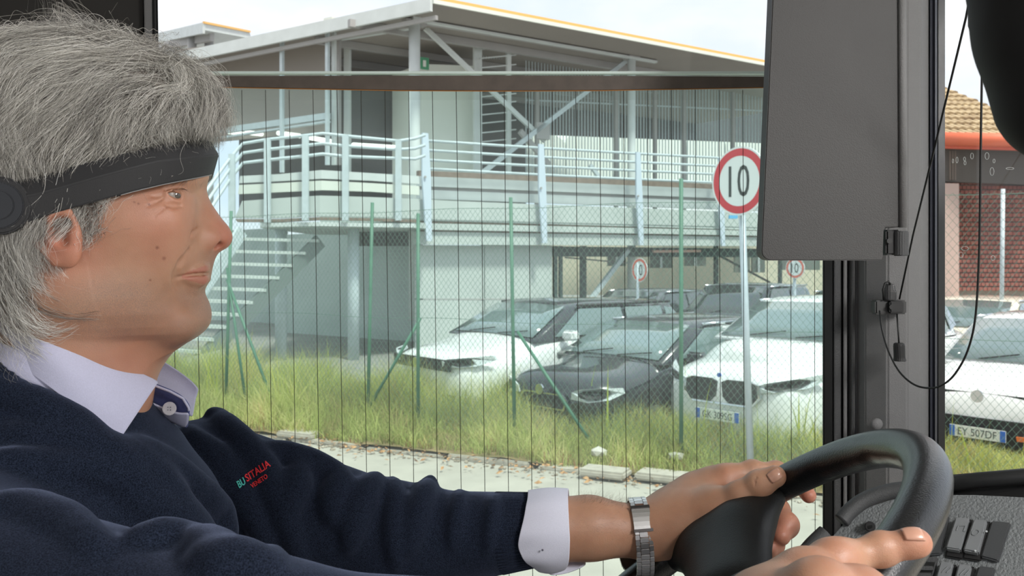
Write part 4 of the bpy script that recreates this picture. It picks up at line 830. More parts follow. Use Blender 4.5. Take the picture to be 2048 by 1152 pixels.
# ---- steering wheel
sw_root = empty('steering_wheel', (.154, .761, H-.296), 'black grained four-spoke bus steering wheel held by the driver', 'steering wheel')
SA, SY = .66, -.242; SC = Vector((.154, .761, H-.296)); hS = Vector((math.cos(SY), math.sin(SY), 0)); lS = Vector((-math.sin(SY), math.cos(SY), 0)); tS = hS*math.cos(SA)+Vector((0, 0, 1))*math.sin(SA); nS = -(lS.cross(tS)); nS = nS if nS.z > 0 else -nS
def wp_(r, deg, h=0.0): a = math.radians(deg); return SC+tS*(math.cos(a)*r)+lS*(math.sin(a)*r)+nS*h
M_wheel = mat('worn black wheel leather', (14, 15, 17), .30, bump=.16, bscale=700, spec=.5, coat=.35)
M_wheelm = mat('matte black wheel plastic', (17, 18, 19), .55, bump=.15, bscale=700)
V = []; Fq = []; n, k_ = 220, 22
for i in range(n):
    a = 360*i/n; rad = wp_(1, a)-SC
    for j in range(k_):
        b = 2*PI*j/k_; rt = .0172
        notch = 0
        co, si = math.cos(b), math.sin(b)
        if co < -.1 and si < .35: notch = .0014*max(0, math.cos(math.radians(a*15)))**2*(-co)
        V.append(SC+rad*(.225+co*(rt-notch))+nS*(si*rt))
    for j in range(k_): Fq.append((i*k_+j, i*k_+(j+1) % k_, ((i+1) % n)*k_+(j+1) % k_, ((i+1) % n)*k_+j))
mesh_obj('rim', V, Fq, M_wheel, sw_root, True)
WS = []
def c3(a, b, ra, rb, k, fl_=None): WS.append(cone(a, b, ra, rb, k=k, flat=fl_))
for d0, d1, hub in ((74, 80, 52), (-74, -80, -52), (152, 150, 150), (-152, -150, -150)):
    c3(wp_(.214, d0), wp_(.150, d1 if abs(d0) > 100 else d0+4*np.sign(d0), -.012), .0135, .0155, .02); c3(wp_(.150, d1 if abs(d0) > 100 else d0+4*np.sign(d0), -.012), wp_(.085, d0, -.035), .0170, .020, .02)
    if abs(d0) < 100:
        sg_ = np.sign(d0)
        for dd_, hd_, rr_ in ((64, 66, .0105), (72, 72, .012), (80, 78, .013), (88, 84, .013), (94, 88, .0115), (100, 92, .0105)):
            c3(wp_(.206, dd_*sg_, -.004), wp_(.175, (dd_*.6+80*.4)*sg_, -.006), rr_, .0125, .03); c3(wp_(.175, (dd_*.6+80*.4)*sg_, -.006), wp_(.09, hd_*sg_, -.03), .0125, .015, .03)
P, Q = surface(WS, np.array(SC)-np.array([.26, .26, .20]), np.array(SC)+np.array([.26, .26, .20]), .0035); big_mesh('spokes', relax(P, Q, 2), Q, M_wheelm, sw_root)
HBp = [ell(wp_(0, 0, -.030), (.088, .108, .026), [list(tS), list(lS), list(nS)]), ell(wp_(.01, 0, -.050), (.095, .115, .030), [list(tS), list(lS), list(nS)], k=.02)]
P, Q = surface(HBp, np.array(SC)-np.array([.15, .15, .15]), np.array(SC)+np.array([.15, .15, .12]), .004); big_mesh('hub', relax(P, Q, 2), Q, mat('grained grey hub', (44, 45, 47), .5, bump=.3, bscale=500), sw_root)
MB().tube([wp_(0, 0, -.06), wp_(0, 0, -.40)], .035, 20).build('steering_column', M_dark, sw_root, smooth=True)
# ---- dashboard
DN = Vector((-.42, -.60, .68)).normalized(); DP = at(1850, 1050, .86)
def dp(px, py, off=0.0): return onplane(px, py, DP, DN, off)
dash = empty('dashboard', dp(1850, 1150), 'dark grained dashboard panel with rocker switches behind the steering wheel', 'dashboard')
face = [(1590, 1190), (1618, 1130), (1655, 1085), (1690, 1045), (1735, 1015), (1790, 997), (1850, 990), (1950, 990), (2150, 1000), (2150, 1330), (1590, 1330)]
MB().prism([dp(*p) for p in face], -DN*.06).build('panel', M_dash, dash)
def bez(pts, r, name='bezel'): 
    P_ = smoothp(pts, 6); return MB().tube([dp(x, y, .004) for x, y in P_], r, 14, flat=(1, 1)).build(name, M_pild, dash, smooth=True)
bez([(1683, 1042), (1700, 1022), (1730, 1000), (1775, 984), (1820, 978), (1880, 976)], .0078); bez([(1600, 1122), (1625, 1092), (1652, 1066)], .0085); 
v_, f_ = ball(dp(1683, 1042, .004), .0078, 14, (0, 0, 1)) if 0 else ([], [])
cow = []
MB().tube([at(x, y, Yq) for x, y, Yq in ((1860, 976, 1.02), (1900, 968, 1.0), (1960, 960, .98), (2048, 953, .96), (2200, 948, .93))], .0085, 14).build('cowl_edge', mat('soft black cowl', (34, 35, 36), .5), dash, smooth=True)
MB().prism([at(1860, 978, 1.02), at(2200, 950, .93), at(2200, 1030, .90), at(1860, 1010, 1.0)], (0, .05, 0)).build('cowl_face', M_dark, dash)  # black strip below the cowl edge, the shade there put into colour
MB().prism([at(1860, 972, 1.02), at(2200, 945, .93), Vector((1.0, .95, H-.28)), Vector((.56, 1.17, H-.28))], (0, 0, -.02)).build('dash_top', mat('soft black cowl', (34, 35, 36), .5), dash)
def ppt(q): return [dp(*p) for p in q]
def keyp(name, q, h, m, b=.0012, par=dash, base=0.0): 
    return MB().prism([dp(x, y, base) for x, y in q], DN*h).build(name, m, par, bevel=b, seg=2)
keyp('blank_plate', [(1858, 1114), (1876, 1032), (1900, 1035), (1884, 1112)], .004, M_sw); keyp('blank_plate', [(1822, 1110), (1838, 1036), (1862, 1034), (1852, 1112)], .003, M_sw)
keyp('blank_plate', [(1962, 1118), (1984, 1046), (2023, 1050), (1998, 1128)], .005, M_sw)
def rocker(q0, q1, sym):
    fr = keyp('switch', q0, .003, M_dark); k = keyp('rocker', q1, .009, mat('grey rocker cap', (120, 123, 125), .4), .0012, fr)
    cx = sum(p[0] for p in q1)/4; cy = sum(p[1] for p in q1)/4
    top = dp(cx+5, cy-15, .0096); mb = MB(); ux = (dp(cx+12, cy)-dp(cx, cy)).normalized(); uy = (dp(cx+4, cy-10)-dp(cx, cy)).normalized()
    if sym == 0: mb.tube([top-ux*.004, top-ux*.004+uy*.005, top+ux*.002+uy*.005, top+ux*.002-uy*.001, top+ux*.005-uy*.001], .0003, 4)
    elif sym == 1: mb.tube([top+ux*.003*math.cos(t)-ux*.003+uy*.003*math.sin(t) for t in np.linspace(0, 6.28, 10)], .0003, 4); mb.tube([top+ux*.003, top+ux*.003+uy*.003], .0003, 4)
    else: mb.tube([top-ux*.004-uy*.003, top-ux*.001+uy*.003], .0004, 4); mb.tube([top+ux*.000-uy*.003, top+ux*.003+uy*.003], .0004, 4)
    mb.build('symbol', mat('switch print', (120, 124, 126), .5), k)
    if sym == 1: MB().disc(top+ux*.006+uy*.001, DN, .0009, .0006, 10).build('indicator', mat('switch lamp', (190, 194, 196), .4), k); MB().disc(dp(cx-2, cy+22, .0096), DN, .0009, .0006, 10).build('indicator', mat('switch lamp', (190, 194, 196), .4), k)
rocker([(1890, 1116), (1912, 1038), (1950, 1042), (1926, 1122)], [(1893, 1105), (1913, 1043), (1941, 1045), (1923, 1110)], 0)
rocker([(1925, 1120), (1948, 1042), (1984, 1046), (1962, 1126)], [(1928, 1109), (1949, 1047), (1976, 1049), (1959, 1115)], 1)
rocker([(1868, 1176), (1882, 1128), (1916, 1132), (1904, 1180)], [(1871, 1174), (1883, 1131), (1909, 1134), (1900, 1177)], 2)
rocker([(1905, 1180), (1918, 1132), (1952, 1136), (1940, 1184)], [(1908, 1179), (1919, 1136), (1945, 1139), (1936, 1181)], 2)
keyp('blank_plate', [(1944, 1184), (1958, 1136), (1992, 1140), (1980, 1188)], .005, M_sw)
vt = keyp('air_vent', [(1806, 1170), (1826, 1118), (1878, 1119), (1862, 1175)], .006, M_pild); keyp('vent_opening', [(1812, 1166), (1829, 1124), (1870, 1125), (1857, 1170)], .0008, M_rub, 0, vt, .006)
for y in (1136, 1150, 1163): MB().bar(dp(1822-(y-1130)*.35, y, .008), dp(1868-(y-1130)*.28, y+1, .008), .004, .0016, up=DN).build('vent_slat', M_pild, vt)
MB().tube([dp(1740, 1053, 0), dp(1740, 1053, .010)], .0052, 16).build('peg', M_dark, dash, bevel=.001); MB().disc(dp(1740, 1053, .010), DN, .0022, .0005, 12).build('peg_hole', M_rub, dash)
ux = (dp(1790, 1055)-dp(1770, 1055)).normalized(); uy = (dp(1778, 1040)-dp(1772, 1060)).normalized(); c = dp(1772, 1056, .0012)
keyp('marker_plate', [(1768, 1062), (1780, 1028), (1800, 1030), (1790, 1064)], .001, M_sw, 0)
mb = MB(); hw_, hh_ = .0045, .0075; mb.tube([c-ux*hw_-uy*hh_, c-ux*hw_*.8+uy*hh_, c+ux*hw_+uy*hh_, c+ux*hw_-uy*hh_, c-ux*hw_-uy*hh_], .0006, 4); mb.tube([c-ux*hw_, c+ux*hw_], .0006, 4); mb.build('icon', mat('white print', (206, 210, 210), .5), dash)
MB().box(.64, .95, -.19, .19, H+.500, H+.520).build('fill_housing', mat('white fill housing', (210, 210, 206), .5), label='flat white fill housing under the cab ceiling, added for the fill light, out of view', cat='lamp')  # added plate dressing the fill light; it gives no light itself
# ---- driver's seat behind him
seat = empty('driver_seat', (-.50, .745, H-1.22), 'dark driver seat the man sits on, mostly out of view', 'seat')
MB().box(-.72, -.08, .50, .99, H-.86, H-.74).build('seat_cushion', mat('dark seat fabric', (34, 36, 44), .95), seat, bevel=.04, seg=3)
MB().obox((-.66, .745, H-.40), (.05, 0, .02), (0, .24, 0), (-.07, 0, .36)).build('backrest', mat('dark seat fabric', (34, 36, 44), .95), seat, bevel=.035, seg=3)
MB().tube([(-.45, .745, H-1.22), (-.45, .745, H-.84)], .09, 16).build('seat_pedestal', M_dark, seat)
# ================================================================ the driver
PSI = math.radians(17)
U3 = np.array([math.cos(PSI), math.sin(PSI), 0]); N3 = np.array([math.sin(PSI), -math.cos(PSI), 0]); Z3 = np.array([0, 0, 1.])
P0 = np.array(at(240, 400, .74)); HR = np.array([U3, N3, Z3])
def hp(px, py, v=0.0): return np.array(onplane(px, py, P0, N3, v))
def uz(px, py, v=0.0):
    q = hp(px, py, v); return (q-P0)@U3, q[2]
HY = [100, 108, 130, 170, 220, 270, 320, 350, 380, 410, 440, 470, 500, 530, 560, 590, 620, 645, 660, 672]
HF = [215, 285, 345, 385, 403, 410, 411, 406, 389, 385, 385, 387, 391, 396, 397, 396, 394, 388, 375, 345]
HB = [180, 60, 0, -35, -48, -50, -45, -38, -25, -10, 5, 20, 30, 40, 50, 60, 80, 110, 150, 200]
HW = [.010, .036, .056, .069, .0755, .0775, .0765, .0745, .0735, .0735, .0730, .0715, .068, .065, .063, .060, .055, .046, .036, .015]
HE = [2, 2, 2, 2.1, 2.3, 2.4, 2.4, 2.2, 1.7, 1.35, 1.2, 1.15, 1.15, 1.2, 1.3, 1.45, 1.6, 1.75, 1.8, 1.8]
HP = [2, 2, 2, 2.1, 2.3, 2.4, 2.4, 2.3, 2.4, 2.5, 2.6, 2.6, 2.5, 2.3, 2.2, 2.1, 2.0, 1.8, 1.8, 1.8]
_f = [uz(a, b) for a, b in zip(HF, HY)]; _b = [uz(a, b) for a, b in zip(HB, HY)]
ZF = np.array([q[1] for q in _f])[::-1]; UF = np.array([q[0] for q in _f])[::-1]
ZB = np.array([q[1] for q in _b])[::-1]; UB = np.array([q[0] for q in _b])[::-1]
WW = np.array(HW)[::-1]; EE = np.array(HE)[::-1]; PE = np.array(HP)[::-1]; ZT, ZBOT = ZF[-1], ZF[0]
def head_slices(p):
    q = p-P0; u = q@U3; v = np.abs(q@N3); z = p[:, 2]
    uf = np.interp(z, ZF, UF); ub = np.interp(z, ZB, UB); w = np.interp(z, ZF, WW); e = np.interp(z, ZF, EE)
    uc = ub+(uf-ub)*.44; a = np.where(u > uc, uf-uc, uc-ub); pe = np.where(u > uc, np.interp(z, ZF, PE), 2.3); qe = np.where(u > uc, e, 2.3)
    r = ((np.abs(u-uc)/a)**pe+(v/w)**qe)**(1/qe)
    f = (r-1)*np.minimum(a, w)
    return np.maximum(f, np.maximum(z-ZT, ZBOT-z)*.7)
HEADC = hp(190, 380)
hd = []
A = hd.append
A(Prim(head_slices, HEADC, .17, '+', .001))
# neck
A(cone(hp(150, 560), hp(105, 880), .056, .062, k=.035))
A(cone(hp(238, 640), hp(188, 830), .028, .028, k=.03))
A(cone(hp(318, 652), hp(252, 725), .010, .012, k=.03))
for s in (1, -1): A(cone(hp(100, 590, .046*s), hp(240, 810, .020*s), .012, .011, k=.035))
# brow, cheekbones
for s in (1, -1):
    A(ell(hp(388, 352, .013*s), (.0095, .017, .0065), HR, k=.012))
    A(ell(hp(350, 352, .038*s), (.010, .014, .0060), HR, k=.014))
    A(ell(hp(288, 434, .052*s), (.022, .011, .013), HR, k=.024))
    A(ell(hp(308, 496, .043*s), (.016, .010, .024), HR, k=.030))
    A(ell(hp(376, 388, .030*s), (.0125, .0150, .0095), HR, '-', .014))
# nose
A(cone(hp(377, 386), hp(427, 462), .0052, .0086, k=.016))
for s in (1, -1): A(ell(hp(352, 432, .025*s), (.012, .015, .032), HR, k=.030))
A(cone(hp(360, 402), hp(398, 470), .010, .0150, k=.022))
A(ell(hp(439, 475), (.0094, .0105, .0088), HR, k=.007))
A(ell(hp(418, 477), (.015, .012, .0085), HR, k=.008))
for s in (1, -1):
    A(ell(hp(403, 478, .0162*s), (.0142, .0068, .0100), HR, k=.004))
    A(ell(hp(423, 491, .0120*s), (.0098, .0050, .0032), HR, '-', .003))
# mouth and chin
A(ell(hp(381, 528), (.0150, .027, .022), HR, k=.014))
A(ell(hp(401, 517), (.0075, .012, .010), HR, k=.010))
A(ell(hp(382, 566), (.0120, .024, .013), HR, k=.012))
A(ell(hp(400, 540), (.0058, .014, .0050), HR, k=.006)); A(ell(hp(398, 560), (.0058, .014, .0055), HR, k=.006))
_base = hd[:]
def chain(path, rads, op='+', k=.004, inset=.0):
    for s in (1, -1):
        P = [hitray(_base, x, y) for x, y in path]
        P = [q-N3*inset-U3*inset*.6 for q in P]
        if s < 0: P = [q-2*((q-P0)@N3)*N3 for q in P]
        for i in range(len(P)-1): hd.append(cone(P[i], P[i+1], rads[i], rads[i+1], op, k))
chain([(412, 537), (404, 538), (388, 542), (366, 551)], [.0036, .0036, .0032, .0014], inset=.0012)
chain([(410, 560), (402, 560), (386, 558), (368, 555)], [.0046, .0046, .0038, .0016], inset=.0012)
_base = hd[:]
LIPP = [[hitray(_base, x, y) for x, y in pth] for pth in ([(414, 537), (404, 539), (388, 543), (368, 551)], [(412, 560), (402, 560), (386, 557), (368, 554)])]
chain([(394, 459), (385, 467), (382, 479), (386, 491)], [.0005, .0009, .0011, .0008], '-', .0035)
chain([(418, 547), (406, 548), (390, 549), (374, 551), (358, 554)], [.0011, .0012, .0012, .0011, .0010], '-', .0018, inset=.0005)
chain([(356, 546), (351, 560), (352, 575)], [.0005, .0008, .0006], '-', .006)
chain([(378, 502), (362, 524), (350, 548)], [.0003, .0003, .0003], '-', .007)
# eyelid slit, crease above it, pouch below
_q = hitray(hd, 349, 390); EYC = [_q-(U3*.50+N3*.86)*.0123]; EYC.append(EYC[0]-2*((EYC[0]-P0)@N3)*N3)
for e_ in EYC: hd.append(ell(e_, (.0140, .0140, .0132), HR, k=.003))
_base = hd[:]
chain([(333, 386), (343, 388), (351, 390), (359, 392)], [.0008, .0020, .0027, .0027], '-', .0008)
chain([(331, 384), (343, 379), (356, 376), (366, 378)], [.0008, .0011, .0012, .0010], '+', .0015)
chain([(334, 390), (345, 400), (356, 405)], [.0006, .0009, .0008], '+', .0015)
chain([(366, 374), (350, 374), (332, 379)], [.0006, .0007, .0006], '-', .0030)
chain([(360, 411), (348, 412), (334, 409)], [.0005, .0006, .0005], '-', .004)
A(cone(hp(422, 587, .014), hp(422, 587, -.014), .0030, .0030, '-', .012))
A(ell(hp(388, 627), (.0130, .019, .0145), HR, k=.014))
A(ell(hp(370, 640), (.0140, .028, .0110), HR, k=.014))
for s in (1, -1):
    A(cone(hp(190, 600, .046*s), hp(345, 652, .026*s), .010, .009, k=.028))
# ears
def ear(s):
    ax = hp(92, 405, 0)-hp(128, 515, 0); ax /= np.linalg.norm(ax); fw = np.cross(ax, N3); fw /= np.linalg.norm(fw)
    if fw@U3 < 0: fw = -fw
    nn = N3*s*.93-U3*.34; nn = nn-(nn@ax)*ax; nn /= np.linalg.norm(nn); fw = np.cross(nn, ax); fw *= np.sign(fw@U3)
    R = np.array([ax, fw, nn])
    c = hp(117, 458, .0795*s); o = []
    o.append(ell(c-ax*.001, (.026, .0155, .0048), R, k=.006))
    P = [c+ax*t+fw*g for t, g in ((-.022, -.008), (-.006, -.0150), (.008, -.0165), (.018, -.013), (.024, -.002), (.020, .008))]
    for a, b in zip(P[:-1], P[1:]): o.append(cone(a+nn*.0035, b+nn*.0035, .0034, .0036, k=.004))
    o.append(ell(hp(131, 501, .0815*s), (.0120, .0082, .0045), R, k=.007))
    o.append(cone(c+ax*.016+fw*.004+nn*.004, c+ax*-.006+fw*-.006+nn*.004, .0028, .0034, k=.005))
    o.append(ell(hp(122, 462, .0865*s), (.0110, .0068, .0085), R, '-', .004)); o.append(ell(hp(138, 458, .083*s), (.0075, .0042, .010), R, '-', .003))
    o.append(ell(hp(147, 470, .0785*s), (.0042, .0075, .0072), HR, k=.006))
    return o
EARS = ear(1)+ear(-1)
HEAD = hd+EARS
# ---- torso, arms (the skin body under the clothes; clothes are grown over the same frame)
SHN, ELN, WRN = np.array((-.37, .565, H-.215)), np.array((-.150, .500, H-.225)), np.array(at(1440, 1335, .50))
SHF, ELF = np.array(at(402, 968, .955)), np.array(at(800, 1085, .985)); WRF = np.array(at(1283, 1062, .975))
CUF = np.array(at(1062, 1060, .966))
def torso(o, g):
    A = o.append
    A(ell((-.392, .745, H-.33), (.125+g, .168+g, .20), k=.03))
    A(ell((-.365, .745, H-.245), (.118+g, .175+g, .105+g), k=.05))
    A(cone((-.43, .60, H-.185), (-.43, .90, H-.185), .062+g, .062+g, k=.05))
    A(ell((-.372, .755, H-.52), (.145+g, .165+g, .26), k=.06))
    A(cone(hp(95, 760), hp(100, 900), .062+g, .085+g, k=.06))
SK = list(hd)  # skin list keeps head pieces first
body = []
torso(body, -.032)
body.append(cone(SHN, ELN, .052, .042, k=.04)); body.append(cone(ELN, WRN, .040, .028, k=.02))
body.append(cone(SHF, ELF, .052, .044, k=.04)); body.append(cone(ELF, CUF, .040, .033, k=.02))
# left forearm and hand on the far side of the rim
def a3(px, py, Y): return np.array(at(px, py, Y))
fl = []
A = fl.append
A(cone(CUF, a3(1180, 1056, .970), .0370, .0325, k=.01)); A(cone(a3(1180, 1056, .970), WRF, .0325, .0268, k=.01))
A(cone(WRF, a3(1360, 1038, .985), .0265, .0330, k=.01))
A(cone(a3(1360, 1038, .985), a3(1432, 1000, .995), .0340, .0320, k=.02))
A(cone(a3(1310, 1085, .965), a3(1400, 1062, .965), .0135, .0170, k=.02))
A(cone(a3(1330, 1052, .960), a3(1430, 1020, .946), .0170, .0215, k=.03))      # ball of the thumb
A(cone(a3(1430, 1020, .946), a3(1480, 991, .930), .0205, .0142, k=.012))
A(cone(a3(1480, 991, .930), a3(1518, 968, .922), .0140, .0128, k=.006))
A(ell(a3(1485, 989, .930), (.0150, .012, .0140), k=.008)); A(ell(a3(1519, 968, .921), (.0135, .0125, .0130), k=.005))
A(cone(a3(1518, 968, .922), a3(1550, 953, .916), .0126, .0112, k=.006))
A(cone(a3(1395, 985, .995), a3(1455, 960, .990), .0200, .0155, k=.02))          # index side of the hand
def finger(o, pts, rad, k=.006, kn=1.06):
    P = [a3(*q) for q in pts]
    for i in range(len(P)-1):
        o.append(cone(P[i], P[i+1], rad[i], rad[i+1], k=k))
        if 0 < i: o.append(ell(P[i], (rad[i]*kn,)*3, k=k))
finger(fl, [(1452, 955, .985), (1505, 944, .990), (1552, 944, 1.0), (1600, 968, .992), (1617, 991, .972)], [.0145, .0115, .0105, .0098, .0082])
finger(fl, [(1440, 985, 1.01), (1500, 1000, 1.02), (1555, 1020, .990), (1572, 1050, .968), (1562, 1072, .955)], [.0155, .0125, .0115, .0120, .0100])
finger(fl, [(1430, 1015, 1.015), (1490, 1045, 1.02), (1535, 1065, .985), (1545, 1090, .965), (1538, 1100, .955)], [.0150, .0120, .0108, .0105, .0092])
finger(fl, [(1415, 1040, 1.015), (1460, 1075, 1.015), (1495, 1098, .985), (1500, 1118, .97)], [.0135, .0108, .0096, .0088])
# creases: web of the thumb, thumb joint, wrist tendons
A(cone(a3(1440, 948, .955), a3(1476, 962, .938), .002, .002, '-', .012))
for dx in (-4, 1, 5): A(cone(a3(1510+dx*1.6, 954+dx, .912), a3(1522+dx*1.6, 981+dx, .910), .0005, .0005, '-', .0018))
# right hand low in front, index finger stretched along the rim
fr = []
A = fr.append
A(cone(WRN, a3(1560, 1280, .50), .028, .034, k=.02)); A(cone(a3(1560, 1280, .50), a3(1640, 1225, .505), .034, .026, k=.02))
A(cone(a3(1560, 1225, .52), a3(1612, 1165, .525), .024, .0170, k=.02))
A(ell(a3(1612, 1153, .520), (.0145, .0130, .0135), k=.010))
finger(fr, [(1600, 1168, .520), (1660, 1128, .535), (1682, 1119, .540), (1762, 1099, .548), (1834, 1086, .545)], [.0155, .0122, .0108, .0082, .0078], k=.006, kn=1.02)
A(ell(a3(1672, 1115, .532), (.0120, .0100, .0104), k=.006)); A(ell(a3(1762, 1097, .545), (.0098, .0086, .0088), k=.006))
A(ell(a3(1822, 1086, .543), (.0112, .0080, .0086), k=.005))
finger(fr, [(1570, 1225, .490), (1640, 1190, .480), (1720, 1195, .487), (1775, 1222, .50)], [.0190, .0160, .0132, .0115], k=.010)
finger(fr, [(1640, 1215, .535), (1730, 1205, .560), (1790, 1215, .555), (1780, 1260, .53)], [.013, .0108, .0098, .009])
finger(fr, [(1620, 1260, .54), (1700, 1265, .562), (1755, 1280, .555), (1740, 1315, .53)], [.013, .0105, .0096, .009])
finger(fr, [(1590, 1305, .54), (1660, 1325, .558), (1705, 1340, .55), (1690, 1370, .53)], [.012, .0096, .0088, .008])
# wrinkles round the eye and on the brow
def groove(prims, base, path, r=.0007, k=.004, inset=0.0):
    P = [hitray(base, x, y)+np.array([0, inset, 0]) for x, y in path]
    for a, b in zip(P[:-1], P[1:]): prims.append(cone(a, b, r, r, '-', k))
for path in ([(326, 391), (314, 394), (298, 394)], [(326, 398), (311, 406), (294, 413)], [(336, 412), (320, 423), (308, 433)]):
    groove(hd, hd[:], path, .0002, .0017)
HEAD = hd+EARS
SKIN_M = None
def skin_mat():
    m = bpy.data.materials.new('skin'); m.use_nodes = True; t = m.node_tree; b = t.nodes['Principled BSDF']; L = t.links.new
    tcn = t.nodes.new('ShaderNodeTexCoord')
    def noise(s, d=4):
        n = t.nodes.new('ShaderNodeTexNoise'); n.inputs['Scale'].default_value = s; n.inputs['Detail'].default_value = d; L(tcn.outputs['Object'], n.inputs['Vector']); return n
    def ramp(f, p0, c0, p1, c1):
        r = t.nodes.new('ShaderNodeValToRGB'); r.color_ramp.elements[0].position = p0; r.color_ramp.elements[0].color = (*c0, 1)
        r.color_ramp.elements[1].position = p1; r.color_ramp.elements[1].color = (*c1, 1); L(f, r.inputs[0]); return r
    def mixc(fac, a, bcol, blend='MIX'):
        x = t.nodes.new('ShaderNodeMix'); x.data_type = 'RGBA'; x.blend_type = blend; L(fac, x.inputs[0]); L(a, x.inputs[6])
        if isinstance(bcol, tuple): x.inputs[7].default_value = (*bcol, 1)
        else: L(bcol, x.inputs[7])
        return x
    base = ramp(noise(28, 6).outputs['Fac'], .3, (.40, .205, .125), .7, (.50, .28, .18))
    def att(n):
        a = t.nodes.new('ShaderNodeAttribute'); a.attribute_name = n; return a.outputs['Fac']
    x = mixc(att('red'), base.outputs[0], (.52, .155, .105))
    x = mixc(att('lip'), x.outputs[2], (.44, .155, .115))
    sp = ramp(noise(1500, 2).outputs['Fac'], .40, (.15, .15, .15), .62, (.75, .75, .75))
    mm = t.nodes.new('ShaderNodeMath'); mm.operation = 'MULTIPLY'; L(att('stub'), mm.inputs[0]); L(sp.outputs[0], mm.inputs[1])
    x = mixc(mm.outputs[0], x.outputs[2], (.20, .15, .125))
    x = mixc(att('scalp'), x.outputs[2], (.17, .145, .125))  # root stubble and hair shade put together into the scalp colour
    x = mixc(att('mole'), x.outputs[2], (.22, .08, .05))
    L(x.outputs[2], b.inputs['Base Color'])
    b.inputs['Roughness'].default_value = .46; b.inputs['Specular IOR Level'].default_value = .5
    b.inputs['Subsurface Weight'].default_value = .25; b.inputs['Subsurface Radius'].default_value = (.010, .004, .002); b.inputs['Subsurface Scale'].default_value = .6
    v = t.nodes.new('ShaderNodeTexVoronoi'); v.inputs['Scale'].default_value = 1300; L(tcn.outputs['Object'], v.inputs['Vector'])
    n2 = noise(220, 4); ad = t.nodes.new('ShaderNodeMath'); L(v.outputs[0], ad.inputs[0]); L(n2.outputs['Fac'], ad.inputs[1])
    bp = t.nodes.new('ShaderNodeBump'); bp.inputs['Strength'].default_value = .13; bp.inputs['Distance'].default_value = .0010
    L(ad.outputs[0], bp.inputs['Height']); L(bp.outputs[0], b.inputs['Normal'])
    return m
SKIN_M = skin_mat()
def bump3(P, c, r): return np.clip(1-np.linalg.norm((P-c)/r, axis=1), 0, 1)
def skin_attrs(P):
    red = np.zeros(len(P)); lip = np.zeros(len(P)); stub = np.zeros(len(P))
    for c, r, w in ((hp(440, 478), .030, 1.2), (hp(415, 440), .03, .5), (hp(320, 440, .06), .045, .5), (hp(110, 480, .085), .05, .8), (hp(130, 510, .085), .03, .5), (hp(395, 640), .03, .25),
                    (hp(230, 740, .03), .07, .45), (a3(1556, 1070, .96), .05, .9), (a3(1617, 990, .97), .035, .9), (a3(1845, 1085, .545), .03, .45), (a3(1672, 1105, .53), .02, .3), (a3(1460, 950, .96), .03, .4), (a3(1700, 1190, .49), .05, .35)):
        red = np.maximum(red, w*bump3(P, c, r))
    q = P-P0; u, v, z = q@U3, np.abs(q@N3), P[:, 2]
    def el(px, py, v0, r): 
        c = hp(px, py, 0); cc = c-P0; return ((u-cc@U3)/r[0])**2+((v-v0)/r[1])**2+((z-c[2])/r[2])**2
    Pm = P; sg = np.minimum(q@N3, 0); Pm = P-2*sg[:, None]*N3
    for pth, rr in zip(LIPP, (.0026, .0034)):
        for i in range(3):
            a_, b_ = pth[i], pth[i+1]; ba = b_-a_; t = np.clip(((Pm-a_)@ba)/(ba@ba), 0, 1); d = np.linalg.norm(Pm-a_-t[:, None]*ba, axis=1)
            lip = np.maximum(lip, np.clip((1.25-d/(rr*(1-.18*(i+t))))*3, 0, .65))
    for e in (el(405, 516, 0, (.016, .030, .014)), el(385, 600, 0, (.030, .045, .030)), el(350, 655, .01, (.040, .045, .018)), el(230, 610, .055, (.06, .03, .035))):
        stub = np.maximum(stub, np.clip((1-e), 0, .75))
    stub *= (lip < .1)
    mole = np.zeros(len(P))
    for x, y, r in ((298, 409, .0007), (277, 407, .0006), (327, 516, .0013), (314, 495, .0010), (268, 404, .0005), (300, 560, .0007), (1700, 1120, .0008)):
        mole = np.maximum(mole, np.clip(1.6*bump3(P, hitray(HEAD, x, y), r*1.8), 0, 1))
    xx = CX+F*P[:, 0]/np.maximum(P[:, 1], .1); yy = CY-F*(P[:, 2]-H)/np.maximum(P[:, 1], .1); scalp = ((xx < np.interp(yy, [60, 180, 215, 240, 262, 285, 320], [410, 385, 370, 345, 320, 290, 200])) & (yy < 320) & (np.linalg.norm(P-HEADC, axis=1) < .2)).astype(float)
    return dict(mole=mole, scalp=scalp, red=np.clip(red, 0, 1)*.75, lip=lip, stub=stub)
person = empty('person', (-.36, .745, H-.95), 'seated man with wavy grey hair in a navy sweater, steering and looking ahead', 'person')
parts = []
for prims, lo, hi, h in ((HEAD, hp(190, 420)+np.array([-.16, -.14, -.20]), hp(190, 420)+np.array([.18, .15, .20]), .0011),
                         (fl, np.array((.0, .86, H-.36)), np.array((.36, 1.04, H-.19)), .0014),
                         (fr, np.array((.07, .44, H-.29)), np.array((.27, .60, H-.13)), .0013),
                         (body, np.array((-.62, .42, H-.78)), np.array((.16, 1.08, H-.02)), .006)):
    P, Q = surface(prims, lo, hi, h); parts.append((relax(P, Q, 1, .5), Q))
off = 0; PP = []; QQ = []
for P, Q in parts: PP.append(P); QQ.append(Q+off); off += len(P)
PP = np.concatenate(PP); QQ = np.concatenate(QQ)
big_mesh('body', PP, QQ, SKIN_M, person, skin_attrs(PP))
